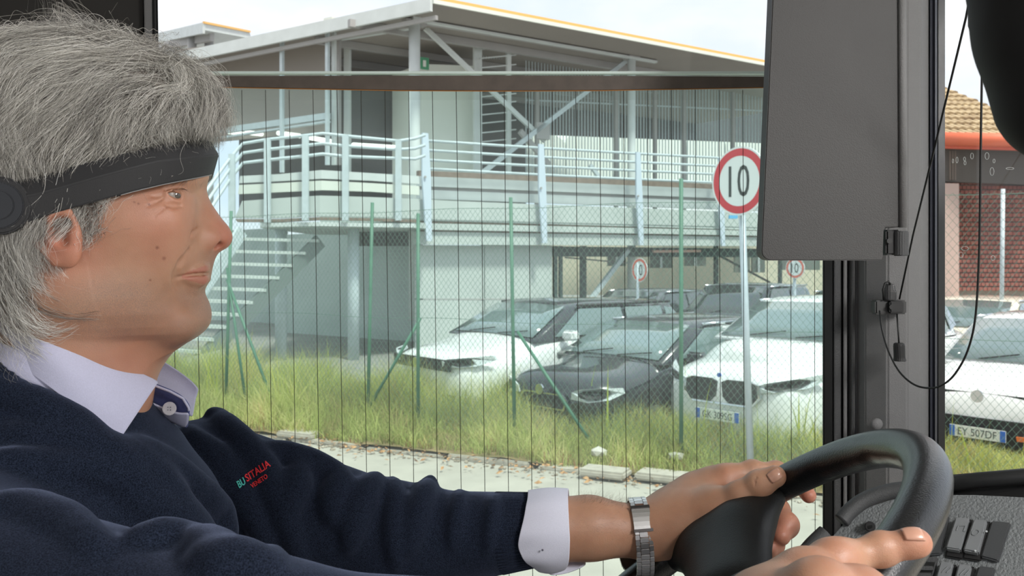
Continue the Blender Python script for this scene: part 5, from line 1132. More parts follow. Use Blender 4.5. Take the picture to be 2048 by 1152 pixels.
# ---- eyes
def ball(c, r, n=24, fwd=None):
    v = []; f = []
    z = Vector(fwd).normalized(); x = z.cross(Vector((0, 0, 1))).normalized(); y = z.cross(x)
    for i in range(n//2+1):
        th = PI*i/(n//2)
        for k in range(n): ph = 2*PI*k/n; v.append(tuple(Vector(c)+r*(z*math.cos(th)+(x*math.cos(ph)+y*math.sin(ph))*math.sin(th))))
    for i in range(n//2):
        for k in range(n): f.append((i*n+k, i*n+(k+1) % n, (i+1)*n+(k+1) % n, (i+1)*n+k))
    return v, f
m_eye = mat('shaded_eye_white', (.26, .22, .19), .3); m_iris = mat('eye_iris', (.055, .04, .03), .1, coat=1)  # eye white kept dark, its shade put into the colour
for s in (1, -1):
    c = EYC[0 if s > 0 else 1]; v, f = ball(c, .0124, 32, U3); e = mesh_obj('eye', v, f, m_eye, person, True)
    gz_ = U3*.84+N3*.54*s; v, f = ball(c+gz_*.0055, .0078, 24, gz_); mesh_obj('iris', v, f, m_iris, e, True)
# ---- fingernails
m_nail = mat('fingernail', (.56, .30, .21), .28, coat=.3)
def nail(c, d, nrm, L, wd, prims):
    c = np.array(c, float); d = np.array(d, float); d /= np.linalg.norm(d); n = np.array(nrm, float); n -= (n@d)*d; n /= np.linalg.norm(n); s = np.cross(d, n)
    G = []; nu, nv_ = 9, 9
    for i in range(nu):
        for j in range(nv_):
            a = (i/(nu-1)-.5)*L; b = (j/(nv_-1)-.5)*wd*(1-.25*max(0, abs(i/(nu-1)-.5)*2-.4))
            p = c+d*a+s*b+n*.02
            T = p[None, :]-n[None, :]*np.linspace(0, .035, 260)[:, None]; f = feval(prims, T); k = int(np.argmax(f < 0)); G.append(T[k]+n*(.0001+.0003*(1-(2*(j/(nv_-1)-.5))**2)))
    F_ = [(i*nv_+j, i*nv_+j+1, (i+1)*nv_+j+1, (i+1)*nv_+j) for i in range(nu-1) for j in range(nv_-1)]
    o = mesh_obj('fingernail', G, F_, m_nail, person, True)
    md = o.modifiers.new('s', 'SOLIDIFY'); md.thickness = .0008; md.offset = 1
nail(a3(1553, 950, .916), a3(1546, 956, .912)-a3(1516, 976, .917), (-.15, -.93, .36), .0125, .0112, fl)
nail(a3(1826, 1074, .54), a3(1834, 1086, .545)-a3(1762, 1099, .548), (-.05, -.22, .97), .0110, .0088, fr)
# ---------------------------------------------------------------- navy sweater with its folds
sw = []
torso(sw, 0.0)
sw.append(cone(SHN, ELN, .074, .054, k=.05)); sw.append(cone(ELN, WRN-np.array([.02, 0, 0]), .052, .040, k=.03))
sw.append(cone(SHF, ELF, .068, .058, k=.035)); sw.append(cone(ELF, CUF+np.array([-.004, 0, 0]), .056, .0395, k=.03))
SWB = [q for q in sw]
def fold(path, r, k=.016, inset=.004, op='+', base=None):
    pp = np.array(path, float); tq = np.linspace(0, len(pp)-1, 3*len(pp)); path = [(np.interp(t, range(len(pp)), pp[:, 0]), np.interp(t, range(len(pp)), pp[:, 1])) for t in tq]; r = r*.75
    P = [hitray(base or SWB, x, y, .35, 1.2) for x, y in path]
    P = [q+np.array([-.25, .9, -.25])*(r*.10 if op == '+' else 0) for q in P]
    R = [r*(.45+.55*math.sin(PI*(i+.6)/(len(P)+.2))) for i in range(len(P))]
    for i in range(len(P)-1):
        if abs(P[i][1]-P[i+1][1]) < .05: sw.append(cone(P[i], P[i+1], R[i], R[i+1], op, k))
for path, r in (
    ([(-40, 770), (60, 800), (150, 850), (216, 905), (270, 960)], .012),
    ([(29, 863), (144, 883), (216, 911), (287, 954), (335, 998), (374, 1041)], .013),
    ([(0, 916), (96, 930), (182, 940), (249, 959), (310, 1005), (352, 1060)], .012),
    ([(205, 885), (268, 910), (311, 950), (345, 998), (378, 1041), (400, 1090)], .012),
    ([(268, 887), (335, 926), (398, 983), (436, 1021), (450, 1079), (453, 1140)], .013),
    ([(378, 859), (421, 907), (460, 964), (508, 1031), (536, 1089), (550, 1150)], .012),
    ([(398, 878), (445, 911), (479, 954), (498, 1007), (527, 1060)], .010),
    ([(425, 828), (450, 850), (489, 893), (528, 940), (566, 1022), (612, 1141)], .016),
    ([(254, 1002), (335, 1026), (383, 1050), (431, 1093)], .014),
    ([(268, 1081), (330, 1080), (383, 1084), (431, 1103), (470, 1122)], .013),
    ([(400, 1120), (445, 1128), (490, 1130), (540, 1150)], .012),
    ([(-20, 1010), (60, 1020), (140, 1050), (200, 1100)], .012)):
    fold(path, r*1.25, k=.008)
# the sleeve of the far arm: bunched rings of cloth
for path, r in (
    ([(500, 905), (560, 905), (620, 925), (672, 950), (700, 985)], .013),
    ([(675, 948), (679, 972), (662, 1004), (669, 1040)], .014),
    ([(753, 958), (734, 985), (709, 1030), (700, 1090)], .015),
    ([(787, 962), (791, 1006), (787, 1069), (794, 1131)], .010),
    ([(862, 962), (847, 992), (831, 1044), (819, 1100)], .012),
    ([(600, 930), (590, 980), (560, 1040)], .014),
    ([(920, 985), (915, 1030), (905, 1090)], .007),
    ([(985, 995), (985, 1040), (975, 1100)], .005)):
    fold(path, r*1.35, k=.008, inset=.001)
def knit():
    m = bpy.data.materials.new('navy knit'); m.use_nodes = True; t = m.node_tree; b = t.nodes['Principled BSDF']; L = t.links.new
    tcn = t.nodes.new('ShaderNodeTexCoord')
    n = t.nodes.new('ShaderNodeTexNoise'); n.inputs['Scale'].default_value = 1100; n.inputs['Detail'].default_value = 3; L(tcn.outputs['Object'], n.inputs['Vector'])
    r = t.nodes.new('ShaderNodeValToRGB'); r.color_ramp.elements[0].position = .35; r.color_ramp.elements[1].position = .72
    r.color_ramp.elements[0].color = (.005, .007, .013, 1); r.color_ramp.elements[1].color = (.026, .036, .066, 1); L(n.outputs['Fac'], r.inputs[0]); L(r.outputs[0], b.inputs['Base Color'])
    b.inputs['Roughness'].default_value = .95; b.inputs['Specular IOR Level'].default_value = .12
    b.inputs['Sheen Weight'].default_value = .30; b.inputs['Sheen Roughness'].default_value = .35; b.inputs['Sheen Tint'].default_value = (.55, .65, 1, 1)
    n2 = t.nodes.new('ShaderNodeTexNoise'); n2.inputs['Scale'].default_value = 1700; n2.inputs['Detail'].default_value = 3; L(tcn.outputs['Object'], n2.inputs['Vector'])
    bp = t.nodes.new('ShaderNodeBump'); bp.inputs['Strength'].default_value = .35; bp.inputs['Distance'].default_value = .002; L(n2.outputs['Fac'], bp.inputs['Height']); L(bp.outputs[0], b.inputs['Normal'])
    return m
M_KNIT = knit()
# hollow for the neck, open ends at the wrists
NECKA, NECKB = hp(100, 680), hp(235, 800)
sw.append(cone(hp(150, 600), hp(112, 800), .058, .060, '-', .010))
P, Q = surface(sw, (-.64, .40, H-.62), (.17, 1.09, H-.03), .0034); P = relax(P, Q, 2, .5)
# ribbed cuff: fine ridges round the last centimetres of the far sleeve
ax = CUF-ELF; axl = np.linalg.norm(ax); ax /= axl
tt = (P-CUF)@ax; dd = P-CUF-tt[:, None]*ax; rr_ = np.linalg.norm(dd, axis=1)
cut = (tt > .004) & (rr_ < .07); P[cut] -= np.outer(tt[cut]-.004, ax)
sweater = big_mesh('sweater', P, Q, M_KNIT, person)
# ribs as slender raised cords along the cuff and the neckline
pe1 = np.cross(ax, [0, 0, 1.]); pe1 /= np.linalg.norm(pe1); pe2 = np.cross(pe1, ax)
rb = MB()
for k in range(64):
    a = 2*PI*k/64; d = pe1*math.cos(a)+pe2*math.sin(a); pts = []
    for tq in (-.034, -.022, -.010, .003):
        c = CUF+ax*tq; T = c+np.outer(np.linspace(.062, .02, 120), d); f_ = feval(SWB, T); i = int(np.argmax(f_ < 0)); pts.append(T[i]-d*.0006)
    rb.tube(pts, .0012, 5)
rb.build('cuff_ribbing', M_KNIT, sweater, smooth=True, kind='stuff')
# embroidery on the far breast
def txt_mesh(body_, size, align='LEFT', res=2, bold=0, font=None):
    c = bpy.data.curves.new('t', 'FONT'); c.body = body_; c.size = size; c.align_x = align; c.resolution_u = res; c.extrude = .0002; c.offset = bold
    o = bpy.data.objects.new('t', c); COL.objects.link(o); dg = bpy.context.evaluated_depsgraph_get(); me = bpy.data.meshes.new_from_object(o.evaluated_get(dg))
    bm = bmesh.new(); bm.from_mesh(me); bmesh.ops.triangulate(bm, faces=bm.faces)
    long_ = [e for e in bm.edges if e.calc_length() > size*.25]; bmesh.ops.subdivide_edges(bm, edges=long_, cuts=2); bm.to_mesh(me); bm.free()
    v = np.array([tuple(q.co) for q in me.vertices]); f = [tuple(p.vertices) for p in me.polygons]
    bpy.data.objects.remove(o); bpy.data.curves.remove(c); bpy.data.meshes.remove(me); return v, f
m_red = mat('red thread', (.75, .03, .04), .6); m_teal = mat('teal thread', (.10, .62, .55), .6)
SWALL = sw
def stitch(word, px, py, ang, sz, m, name, sx=1.0):
    v, f = txt_mesh(word, 1.0, bold=.012); w = []
    ca, sa = math.cos(math.radians(ang)), math.sin(math.radians(ang))
    for x, y, z in v:
        X = x*sx*sz; Y_ = y*sz
        u_ = px+X*ca-Y_*sa*.1*0+Y_*(-.42); v_ = py-X*sa-Y_*.90
        h_ = hitray(SWALL, u_, v_, .6, 1.0); w.append(h_+np.array([0, -.0012+(-.0006 if z > 0 else 0), 0]))
    mesh_obj(name, w, f, m, sweater)
stitch('BU', 479, 976, 34, 21, m_teal, 'teal_embroidery', .66)
stitch('SITALIA', 495, 963, 34, 21, m_red, 'red_embroidery', .80)
stitch('VENETO', 505, 976, 34, 13, m_red, 'red_embroidery', .78)
# ---------------------------------------------------------------- shirt: collar leaves, stand, button, turned-back cuff
m_shirt = mat('pale lilac shirt cloth', (.60, .60, .78), .8, noise=.08, nscale=900, bump=.15, bscale=1500, sheen=.1)
m_stand = mat('blue collar stand cloth', (.10, .12, .30), .8, noise=.2, nscale=300)
m_cuffc = mat('white shirt cuff cloth', (.76, .77, .90), .8, noise=.05, nscale=900, bump=.15, bscale=1500)
def sheet(name, m, rows, parent, thick=.0016, sub=2, off=1):
    n, k = len(rows), len(rows[0]); v = [p for r_ in rows for p in r_]
    f = [(i*k+j, i*k+j+1, (i+1)*k+j+1, (i+1)*k+j) for i in range(n-1) for j in range(k-1)]
    o = mesh_obj(name, v, f, m, parent, True)
    md = o.modifiers.new('s', 'SUBSURF'); md.levels = sub; md.render_levels = sub
    md = o.modifiers.new('t', 'SOLIDIFY'); md.thickness = thick; md.offset = off; return o
def lerp2(P, t):
    xs = np.linspace(0, 1, len(P)); P = np.array(P, float); return np.stack([np.interp(t, xs, P[:, i]) for i in range(P.shape[1])], -1)
CB = HEAD+[cone(hp(112, 700), hp(102, 860), .066, .074)]
top = [(-40, 628), (-56, 618), (-20, 612), (40, 640), (100, 667), (160, 695), (200, 712), (240, 728), (280, 745), (318, 762)]
bot = [(-78, 674), (-92, 672), (-60, 668), (10, 712), (60, 745), (110, 782), (150, 812), (185, 838), (215, 858), (243, 874)]
bhit = {a: min(.74, hitray(SWB, max(b[0], -100), b[1], .35, .9)[1]) for a, b in zip(top, bot)}
rows = []
for t in (0, .04, .15, .35, .55, .75, .96, 1):
    r_ = []
    for a, b in zip(top, bot):
        px = a[0]*(1-t)+b[0]*t; py = a[1]*(1-t)+b[1]*t
        fr_ = max(0, (px+60)/380)
        Yt = .668+.065*max(0, (a[0]-60)/260)**1.6; Yb = .640+.075*max(0, (b[0]+20)/270)**1.5
        bx_ = {-40: .110, -56: .060}.get(a[0], 0)
        Yb = bhit[a]-.006 if b[0] > -250 else Yb
        Y = Yt*(1-t)+Yb*t-.010*math.sin(PI*min(1, t*1.2))
        if t > .3 and not bx_: Y = min(Y, hitray(SWB, px, py, .35, .9)[1]-.004)
        if bx_: Y = .665+bx_
        r_.append(at(px, py, Y))
    rows.append(r_)
Yg = np.array([[p[1] for p in r_] for r_ in rows])
for _ in range(4):
    Yp = np.pad(Yg, 1, mode='edge'); Yg = np.minimum(Yg+.004, (Yp[:-2, 1:-1]+Yp[2:, 1:-1]+Yp[1:-1, :-2]+Yp[1:-1, 2:]+2*Yg)/6)
rows = [[Vector((CX*0+p[0]*Yg[i, j]/p[1], Yg[i, j], H+(p[2]-H)*Yg[i, j]/p[1])) for j, p in enumerate(r_)] for i, r_ in enumerate(rows)]
shirt = sheet('shirt_collar', m_shirt, rows, person, .0022)
# the part of the collar that goes up inside behind the leaf, round the neck
st = []
for t in (0, .5, 1):
    r_ = []
    for k in range(25):
        a = math.radians(62+236*k/24); c = hp(150+65*0, 640+60*t, 0)*(1)+Z3*0
        cc = np.array([P0[0], P0[1], 0])+U3*(-.046+.012*t)+Z3*0
        rad_u, rad_v = .062+.004*t, .058+.006*t
        zt = (H-.050-.045*(math.cos(a)*.5+.5))-.030*t
        r_.append(Vector(cc+U3*math.cos(a)*rad_u+N3*math.sin(a)*rad_v+Z3*zt))
    st.append(r_)
sheet('collar_stand', m_shirt, st, shirt, .0015, 1)
# far leaf
tp = [(292, 706), (330, 726), (362, 748), (383, 764), (395, 779)]; bt = [(282, 770), (318, 785), (352, 802), (375, 826), (386, 830)]
rows = []
for t in (0, .06, .35, .65, .94, 1):
    rows.append([at(a[0]*(1-t)+b[0]*t, a[1]*(1-t)+b[1]*t, .815-.030*t+.012*math.sin(PI*t)-.0004*(a[0]-300)*.2) for a, b in zip(tp, bt)])
far = sheet('far_collar_leaf', m_shirt, rows, shirt, .0018)
rows = []
tp = [(262, 752), (300, 765), (340, 780), (368, 795), (378, 815)]; bt = [(255, 800), (296, 822), (335, 842), (362, 853), (374, 857)]
for t in (0, .08, .5, .92, 1):
    rows.append([at(a[0]*(1-t)+b[0]*t, a[1]*(1-t)+b[1]*t, .752+.012*t) for a, b in zip(tp, bt)])
plk = sheet('button_band', m_stand, rows, shirt, .0015)
rows = []
for t in (0, .3, 1):
    rows.append([at(a[0]*(1-t)+b[0]*t, a[1]*(1-t)+b[1]*t, .749+.012*t) for a, b in zip([(285, 800), (330, 820), (358, 830), (378, 826)], [(290, 812), (330, 838), (358, 852), (374, 858)])])
sheet('shirt_front', m_shirt, rows, shirt, .0015)
mb = MB(); mb.tube([at(x, y, .7475) for x, y in ((258, 755), (300, 768), (340, 783), (366, 797), (377, 815), (378, 822))], .0011, 6); mb.build('collar_piping', m_shirt, shirt, smooth=True)
c = at(339, 817, .744); nb = Vector((.25, -.95, .1)).normalized()
mb = MB().disc(c, nb, .0056, .0018, 28); b_ = mb.build('collar_button', mat('pearl button', (.55, .52, .55), .25, noise=.2, nscale=300), shirt, bevel=.0005, smooth=False)
mb = MB()
for dx, dy in ((-1, -1), (1, -1), (1, 1), (-1, 1)): mb.disc(c+nb*.0016+Vector((dx*.0011, 0, dy*.0011)), nb, .0005, .0006, 8)
mb.build('button_hole', mat('dark thread', (.12, .12, .16), .8), b_)
# stitching lines along the near leaf
mb = MB()
def seam(pts, Yf, r=.0003):
    n = len(pts)
    for i in range(n-1):
        a, b = pts[i], pts[i+1]; L_ = math.hypot(b[0]-a[0], b[1]-a[1]); k = max(1, int(L_/7))
        for j in range(k):
            p = [(a[0]+(b[0]-a[0])*(j+q)/k, a[1]+(b[1]-a[1])*(j+q)/k) for q in (.1, .75)]
            mb.tube([at(x, y, Yf(x, y)-.0032) for x, y in p], r, 4)
# ---- turned-back white cuff over the sleeve end
rows = []
nA = 40
edge = lambda a: .0  # replaced below
axc = a3(1140, 1052, .958)-a3(1045, 1056, .962); axc /= np.linalg.norm(axc)
c1 = np.cross(axc, [0, 0, 1.]); c1 /= np.linalg.norm(c1); c2 = np.cross(c1, axc)
if c1[1] > 0: c1 = -c1; 
if c2[2] < 0: c2 = -c2
cufc = a3(1092, 1057, .960)
for i, t in enumerate((0, .06, .25, .5, .75, .94, 1)):
    r_ = []
    for k in range(nA+1):
        a = 2*PI*k/nA+PI; up, nr = math.sin(a), math.cos(a)       # up: top of the arm, nr: toward the camera
        xl = -.0205-.0075*max(0, nr)*(1-abs(up+.15))+.004*max(0, up)+(.016*max(0, -up)**3)
        xr = .0262-.004*max(0, -up)-.010*max(0, -up)**6
        x = xl*(1-t)+xr*t
        rad = .0405+.0022*math.sin(PI*t)+.0012*math.sin(9*a)*(1-t)+.0035*(max(0, -up)**2)
        r_.append(Vector(cufc+axc*x+(c2*up+c1*nr)*rad))
    rows.append(r_)
cuff = sheet('shirt_cuff', m_cuffc, rows, person, .0018)
mb = MB()
fl_ = [(1118, 1119), (1150, 1114), (1163, 1119), (1176, 1126), (1160, 1136), (1138, 1146), (1112, 1149), (1104, 1140)]
sheet('cuff_flap', m_cuffc, [[at(x, y, .975) for x, y in ((1100, 1118), (1125, 1117), (1150, 1115), (1176, 1125))], [at(x, y, .965) for x, y in ((1098, 1135), (1122, 1134), (1144, 1132), (1168, 1129))], [at(x, y, .962) for x, y in ((1096, 1152), (1116, 1150), (1137, 1146), (1162, 1134))]], cuff, .0014, 2)
# small button-stitch mark
MB().disc(at(1085, 1100, .9165), (0, -1, 0), .0011, .0006, 10).build('stitch_mark', mat('dark thread', (.12, .12, .16), .8), cuff)
# ---------------------------------------------------------------- headband
m_band = mat('matte charcoal plastic', (.030, .030, .032), .62, bump=.12, bscale=1400, spec=.35)
m_bandd = mat('black glossy plastic', (.010, .011, .014), .3)
m_pad = mat('grey silicone pad', (.23, .23, .23), .6)
hb = empty('headband', hp(190, 350, .08), 'charcoal plastic headband round the driver\'s forehead with a round hub above the ear', 'headband')
UFR = uz(438, 318)[0]-.0078
def vband(u, ex=.0):
    uc, a = -.022, UFR+.022+ex; t = np.clip(abs(u-uc)/a, 0, 1); return (.0845+ex)*(1-t**2.3)**(1/2.3)
def band_pt(px, py, ex=0.0, side=1):
    v = .08
    for _ in range(25):
        u, z = uz(px, py, v); v = .6*v+.4*vband(u, ex) if u > -.022 else .6*v+.4*(.0845+ex)
    return u, v, z
ucol = np.linspace(0, 1, 30)
up_ = [(437, 312), (435, 296), (425, 286), (405, 276), (367, 280), (320, 288), (213, 315), (143, 333), (60, 357), (0, 362), (-60, 380)]
def prof(pxs, ys): return lambda x: np.interp(x, pxs, ys)
upf = prof([-80, 0, 40, 143, 213, 320, 367, 405, 425, 442], [372, 364, 360, 333, 315, 288, 280, 276, 283, 300])
crf = prof([-80, 0, 60, 110, 200, 313, 380, 442], [420, 400, 392, 379, 353, 323, 315, 309])
lof = prof([-80, 0, 40, 67, 127, 200, 273, 333, 400, 442], [475, 466, 455, 440, 421, 401, 381, 367, 354, 345])
def ring(yf, ex):
    """closed polyline of the band, near side from the forehead back, then the far side mirrored"""
    near = []
    uend = -.115
    for s_ in np.linspace(0, 1, 26):
        u = UFR+ex-(s_**1.35)*(UFR+ex-uend); v = vband(u, ex) if u > -.022 else .0845+ex
        # pixel column of this point, to read the band's height
        p = P0+U3*u+N3*v; px = CX+F*p[0]/p[1]; z = H-(yf(px)-CY)/F*p[1]
        near.append((u, v, z))
    far_ = [(u, -v, z) for u, v, z in near[::-1]][:-1]
    return [np.array([P0[0], P0[1], 0])+U3*u+N3*v+Z3*z for u, v, z in far_+near]
A1 = ring(upf, .001); A2 = ring(crf, .0078); A3 = ring(lof, .0035); A0 = ring(lambda x: upf(x)+3, -.003); A4 = ring(lambda x: lof(x)-2, -.003)
mb = MB(); K = [A0, A1, A2, A3, A4]; n = len(A1); v = [p for r_ in K for p in r_]
f = [(i*n+j, i*n+j+1, ((i+1) % 5)*n+j+1, ((i+1) % 5)*n+j) for i in range(5) for j in range(n-1)]
f += [tuple(i*n for i in range(5)), tuple(i*n+n-1 for i in range(5))[::-1]]
o = MB().add(v, f).build('band', m_band, hb, bevel=.0009, seg=3); autosmooth(o, 28)
I1 = ring(lambda x: lof(x)-7, -.0035); I2 = ring(lambda x: lof(x)+1.5, -.0035); I3 = ring(lambda x: lof(x)+1.5, .0022); I4 = ring(lambda x: lof(x)-7, .0022)
K = [[r_[j] for j in range(18, n-14)] for r_ in (I1, I2, I3, I4)]; n2 = len(K[0]); v = [p for r_ in K for p in r_]
f = [(i*n2+j, i*n2+j+1, ((i+1) % 4)*n2+j+1, ((i+1) % 4)*n2+j) for i in range(4) for j in range(n2-1)]
autosmooth(MB().add(v, f).build('inner_pad', m_pad, hb), 40)
for s_ in (1, -1):
    nv = Vector(N3*s_)
    c = Vector(hp(2, 412, .0845))
    if s_ < 0: c = Vector(np.array(c)-2*((np.array(c)-P0)@N3)*N3)
    o = MB().disc(c-nv*.004, nv, .0205, .012, 48).build('hub', m_band, hb, bevel=.002, seg=3); autosmooth(o)
    MB().disc(c+nv*.0075, nv, .0165, .0022, 48).build('hub_cap', m_bandd, o, bevel=.0008, seg=2)
    MB().disc(c+nv*.0093, nv, .0105, .0016, 40).build('hub_button', m_bandd, o, bevel=.0006, seg=2)
def on_band(u, z0):
    return None
v, f = txt_mesh('br', .0050)
cbp = P0.copy()
# lettering on the brow of the band, printed small and grey
W_ = []
for x, y, z in v:
    v_ = .040-x; th = v_; u = (UFR-.0829+np.interp(v_, [0, .02, .03, .045], [.0842, .0815, .0785, .071])); p = np.array([P0[0], P0[1], 0])+U3*(u+.0035)+N3*v_; px = CX+F*p[0]/p[1]
    zz = H-((upf(px)*.45+crf(px)*.55)-CY)/F*p[1]; W_.append(p+Z3*(zz+y-.002)+N3*.001)
mesh_obj('lettering', W_, f, mat('grey print', (.12, .12, .13), .6), hb)
# ---------------------------------------------------------------- wristwatch
m_steel = mat('brushed steel', (.80, .79, .80), .32, metal=1, bump=.05, bscale=900)
m_steeld = mat('dark steel', (.16, .15, .15), .3, metal=1)
wc = a3(1280, 1068, .976); wa = (a3(1300, 1066, .957)-a3(1262, 1069, .957)); wa /= np.linalg.norm(wa)
w1 = np.cross(wa, [0, 0, 1.]); w1 /= np.linalg.norm(w1); w1 = -w1 if w1[1] > 0 else w1; w2 = np.cross(wa, w1); w2 = w2 if w2[2] > 0 else -w2
watch = empty('wristwatch', wc-w2*.04, 'steel bracelet wristwatch hanging loose on the driver\'s left wrist', 'watch')
def wpt(a, r=0.0, x=0.0):
    sa, ca = math.sin(a), math.cos(a); ry = .0372+(.0045 if sa < 0 else 0)+r
    return Vector(wc+wa*x+w1*ca*(.0335+r)+w2*sa*ry-w2*(.001))
NL = 44
linkm = None
def curvebox(mb, a0, a1, x0, x1, th):
    V = []
    for a in (a0, a1):
        for x in (x0, x1):
            for r in (0, th): V.append(wpt(a, r, x))
    mb.add(V, [(0, 1, 3, 2), (4, 6, 7, 5), (0, 4, 5, 1), (2, 3, 7, 6), (1, 5, 7, 3), (0, 2, 6, 4)])
for k in range(NL):
    a0 = 2*PI*k/NL; a1 = a0+2*PI/NL*.90; am = (a0+a1)/2
    dg_ = math.degrees(am)
    if 232 < dg_ < 262 or 22 < dg_ < 62: continue   # case and clasp stand here
    for (x0, x1, sh) in ((-.0092, -.0048, 0), (-.0044, .0044, .5), (.0048, .0092, 0)):
        mb = MB(); curvebox(mb, a0+sh*2*PI/NL, a1+sh*2*PI/NL, x0, x1, .0030)
        mb.build('bracelet_link', m_steel, watch, bevel=.0004, seg=2)
mb = MB()
for i in range(6): curvebox(mb, math.radians(22+i*6.6), math.radians(22+(i+1)*6.6), -.0096, .0096, .0042)
bmx = mb.build('clasp', m_steel, watch, bevel=.0002)
mb = MB(); curvebox(mb, math.radians(57), math.radians(62), -.0100, .0100, .0050); curvebox(mb, math.radians(20), math.radians(24), -.0100, .0100, .0050); mb.build('clasp_rail', m_steeld, bmx)
cn = -w2*.55-w1*.84; cn /= np.linalg.norm(cn); cc = wc-w2*.034-w1*.028
o = MB().disc(cc+cn*.000, cn, .0215, .0075, 12).build('watch_case', m_steeld, watch, bevel=.0012, seg=2)
MB().disc(cc+cn*.0075, cn, .0175, .0012, 40).build('bezel', m_steel, o, bevel=.0004)
MB().disc(cc+cn*.0080, cn, .0155, .0009, 40).build('watch_glass', mat('watch crystal', (.03, .03, .035), .05, coat=1), o)
# case back toward the camera side
o2 = MB().disc(cc-cn*.0012, -cn, .0185, .0010, 40).build('case_back', m_steeld, o)
# ---------------------------------------------------------------- hair: each hair a curve, combed in locks
HB_ = [q for q in hd]
def grad(p, prims=HB_, e=.002):
    f0 = feval(prims, p); g = np.stack([feval(prims, p+d)-f0 for d in np.eye(3)*e], 1)/e
    return f0, g/(np.linalg.norm(g, axis=1)[:, None]+1e-9)
SKULL = [Prim(head_slices, HEADC, .17, '+', .001), cone(hp(120, 520), hp(92, 660), .058, .056, k=.04)]
def pxy(P): return np.stack([CX+F*P[:, 0]/P[:, 1], CY-F*(P[:, 2]-H)/P[:, 1]], 1)
def plane_px(P):
    """picture column and row of the point moved to the near side, for left-right symmetry"""
    q = P-P0; v = np.abs(q@N3); Pn = P0+np.outer(q@U3, U3)+np.outer(v, N3); Pn[:, 2] = P[:, 2]; return pxy(Pn)
FL = np.array([[400, 150, .5, .8], [435, 230, .0, 1], [330, 200, -.35, .95], [300, 100, -.6, .6], [200, 90, -.85, .4], [100, 110, -.8, .5], [40, 200, -.5, .85], [150, 200, -.55, .8], [250, 220, -.62, .75],
               [320, 250, -.35, .95], [200, 300, -.5, .85], [80, 300, -.25, .95], [0, 300, 0, 1], [-60, 300, .1, 1], [60, 450, .05, 1], [0, 450, .1, 1], [40, 530, .3, .95], [-20, 560, .35, .9], [60, 590, .65, .75], [110, 620, .9, .45],
               [190, 430, .15, 1], [110, 430, -.7, .7], [380, 130, -.1, .9], [360, 240, .2, .95], [150, 120, -.75, .55], [-20, 640, .4, .9]], float)
def flow(px):
    d = ((px[:, None, :]-FL[None, :, :2])**2).sum(2); w = 1/(d+900)**1.6; g = (w[:, :, None]*FL[None, :, 2:]).sum(1); return g/(np.linalg.norm(g, axis=1)[:, None]+1e-9)
def hairline(px):
    x, y = px[:, 0], px[:, 1]
    lim = np.interp(y, [60, 180, 215, 240, 262, 285, 320, 370, 400, 425, 470, 476, 540, 600, 640, 665], [420, 398, 388, 372, 350, 335, 300, 215, 205, 200, 196, 62, 55, 60, 70, 60])
    earx = (x > 62) & (x < 172) & (y > 440)
    return (x < lim) & (y < 650) & ~earx
def roots(n):
    out = []
    while sum(len(q) for q in out) < n:
        d = RNG.normal(size=(n*3, 3)); d /= np.linalg.norm(d, axis=1)[:, None]
        c = np.array([P0[0], P0[1], 0])-U3*.015+Z3*(H+.075); t = np.zeros(len(d))
        P = c+d*.02
        for _ in range(40): P = P+d*np.clip(-feval(SKULL, P), -.01, .02)[:, None]*.8
        ok = hairline(plane_px(P)) & (P[:, 2] > H-.075)
        nf = ((P-P0)@N3 < -.02) & (RNG.random(len(P)) < .55)       # the far side is seen only at the edge
        out.append(P[ok & ~nf])
    return np.concatenate(out)[:n]
def snoise(p, s, seed):
    k = np.random.default_rng(seed).normal(size=(6, 3)); ph = np.random.default_rng(seed+1).uniform(0, 6.28, 6)
    return np.sin(p*0+0)[:, :0].sum(1)+sum(np.sin((p@k[i])*s+ph[i]) for i in range(6))/3
NS = 16
def grow(R, L, lift, curl, seed):
    P = R.copy(); out = [P.copy()]; n = len(P); _, g = grad(P, SKULL)
    step = L/(NS-1); top = np.clip((P[:, 2]-(H+.10))/.07, 0, 1)
    hmax = lift*(.55+.9*top)
    px0 = plane_px(P)
    sidev = np.sign((R-P0)@N3)
    for i in range(1, NS):
        s = i/(NS-1); px = plane_px(P); d2 = flow(px); f, g = grad(P, SKULL)
        lat = np.abs((P-P0)@N3)
        d = np.outer(d2[:, 0], U3)-np.outer(d2[:, 1], Z3)
        wob = .5*snoise(P, 48, seed)[:, None]*N3+.62*snoise(P, 48, seed+7)[:, None]*U3+.45*snoise(P, 48, seed+13)[:, None]*Z3
        wob += curl[:, None]*(np.outer(np.sin(s*9+px0[:, 0]*.03+seed), U3)+np.outer(np.cos(s*8+px0[:, 1]*.04), N3))*.6
        d = d+wob*(.5+.8*s); d += (np.clip(.05-lat, 0, .05)/.05*sidev*.5)[:, None]*N3
        d -= (d*g).sum(1)[:, None]*g*.9; d /= np.linalg.norm(d, axis=1)[:, None]+1e-9
        want = hmax*(1-np.exp(-s*6))*(1-.25*s)+.0015
        d = d+g*np.clip((want-f)/step*.8, -.9, 1.2)[:, None]
        d /= np.linalg.norm(d, axis=1)[:, None]+1e-9
        P = P+d*step[:, None]
        # stay off the skin and under the band
        f, g = grad(P, SKULL); P = P+g*np.clip(.0015-f, 0, .01)[:, None]
        q = P-P0; u = q@U3; v = np.abs(q@N3); px = plane_px(P)
        inb = (px[:, 1] > upf(px[:, 0])-6) & (px[:, 1] < lof(px[:, 0])+8)
        vb = np.where(u > -.022, .0835*(np.clip(1-(np.abs(u+.022)/(UFR+.021))**2.3, 0, 1))**(1/2.3), .0835)-.004
        over = inb & (v > vb-.002)
        P[over] -= (np.sign(q@N3)*(v-(vb-.002)))[over][:, None]*N3
        out.append(P.copy())
    return np.stack(out, 1)
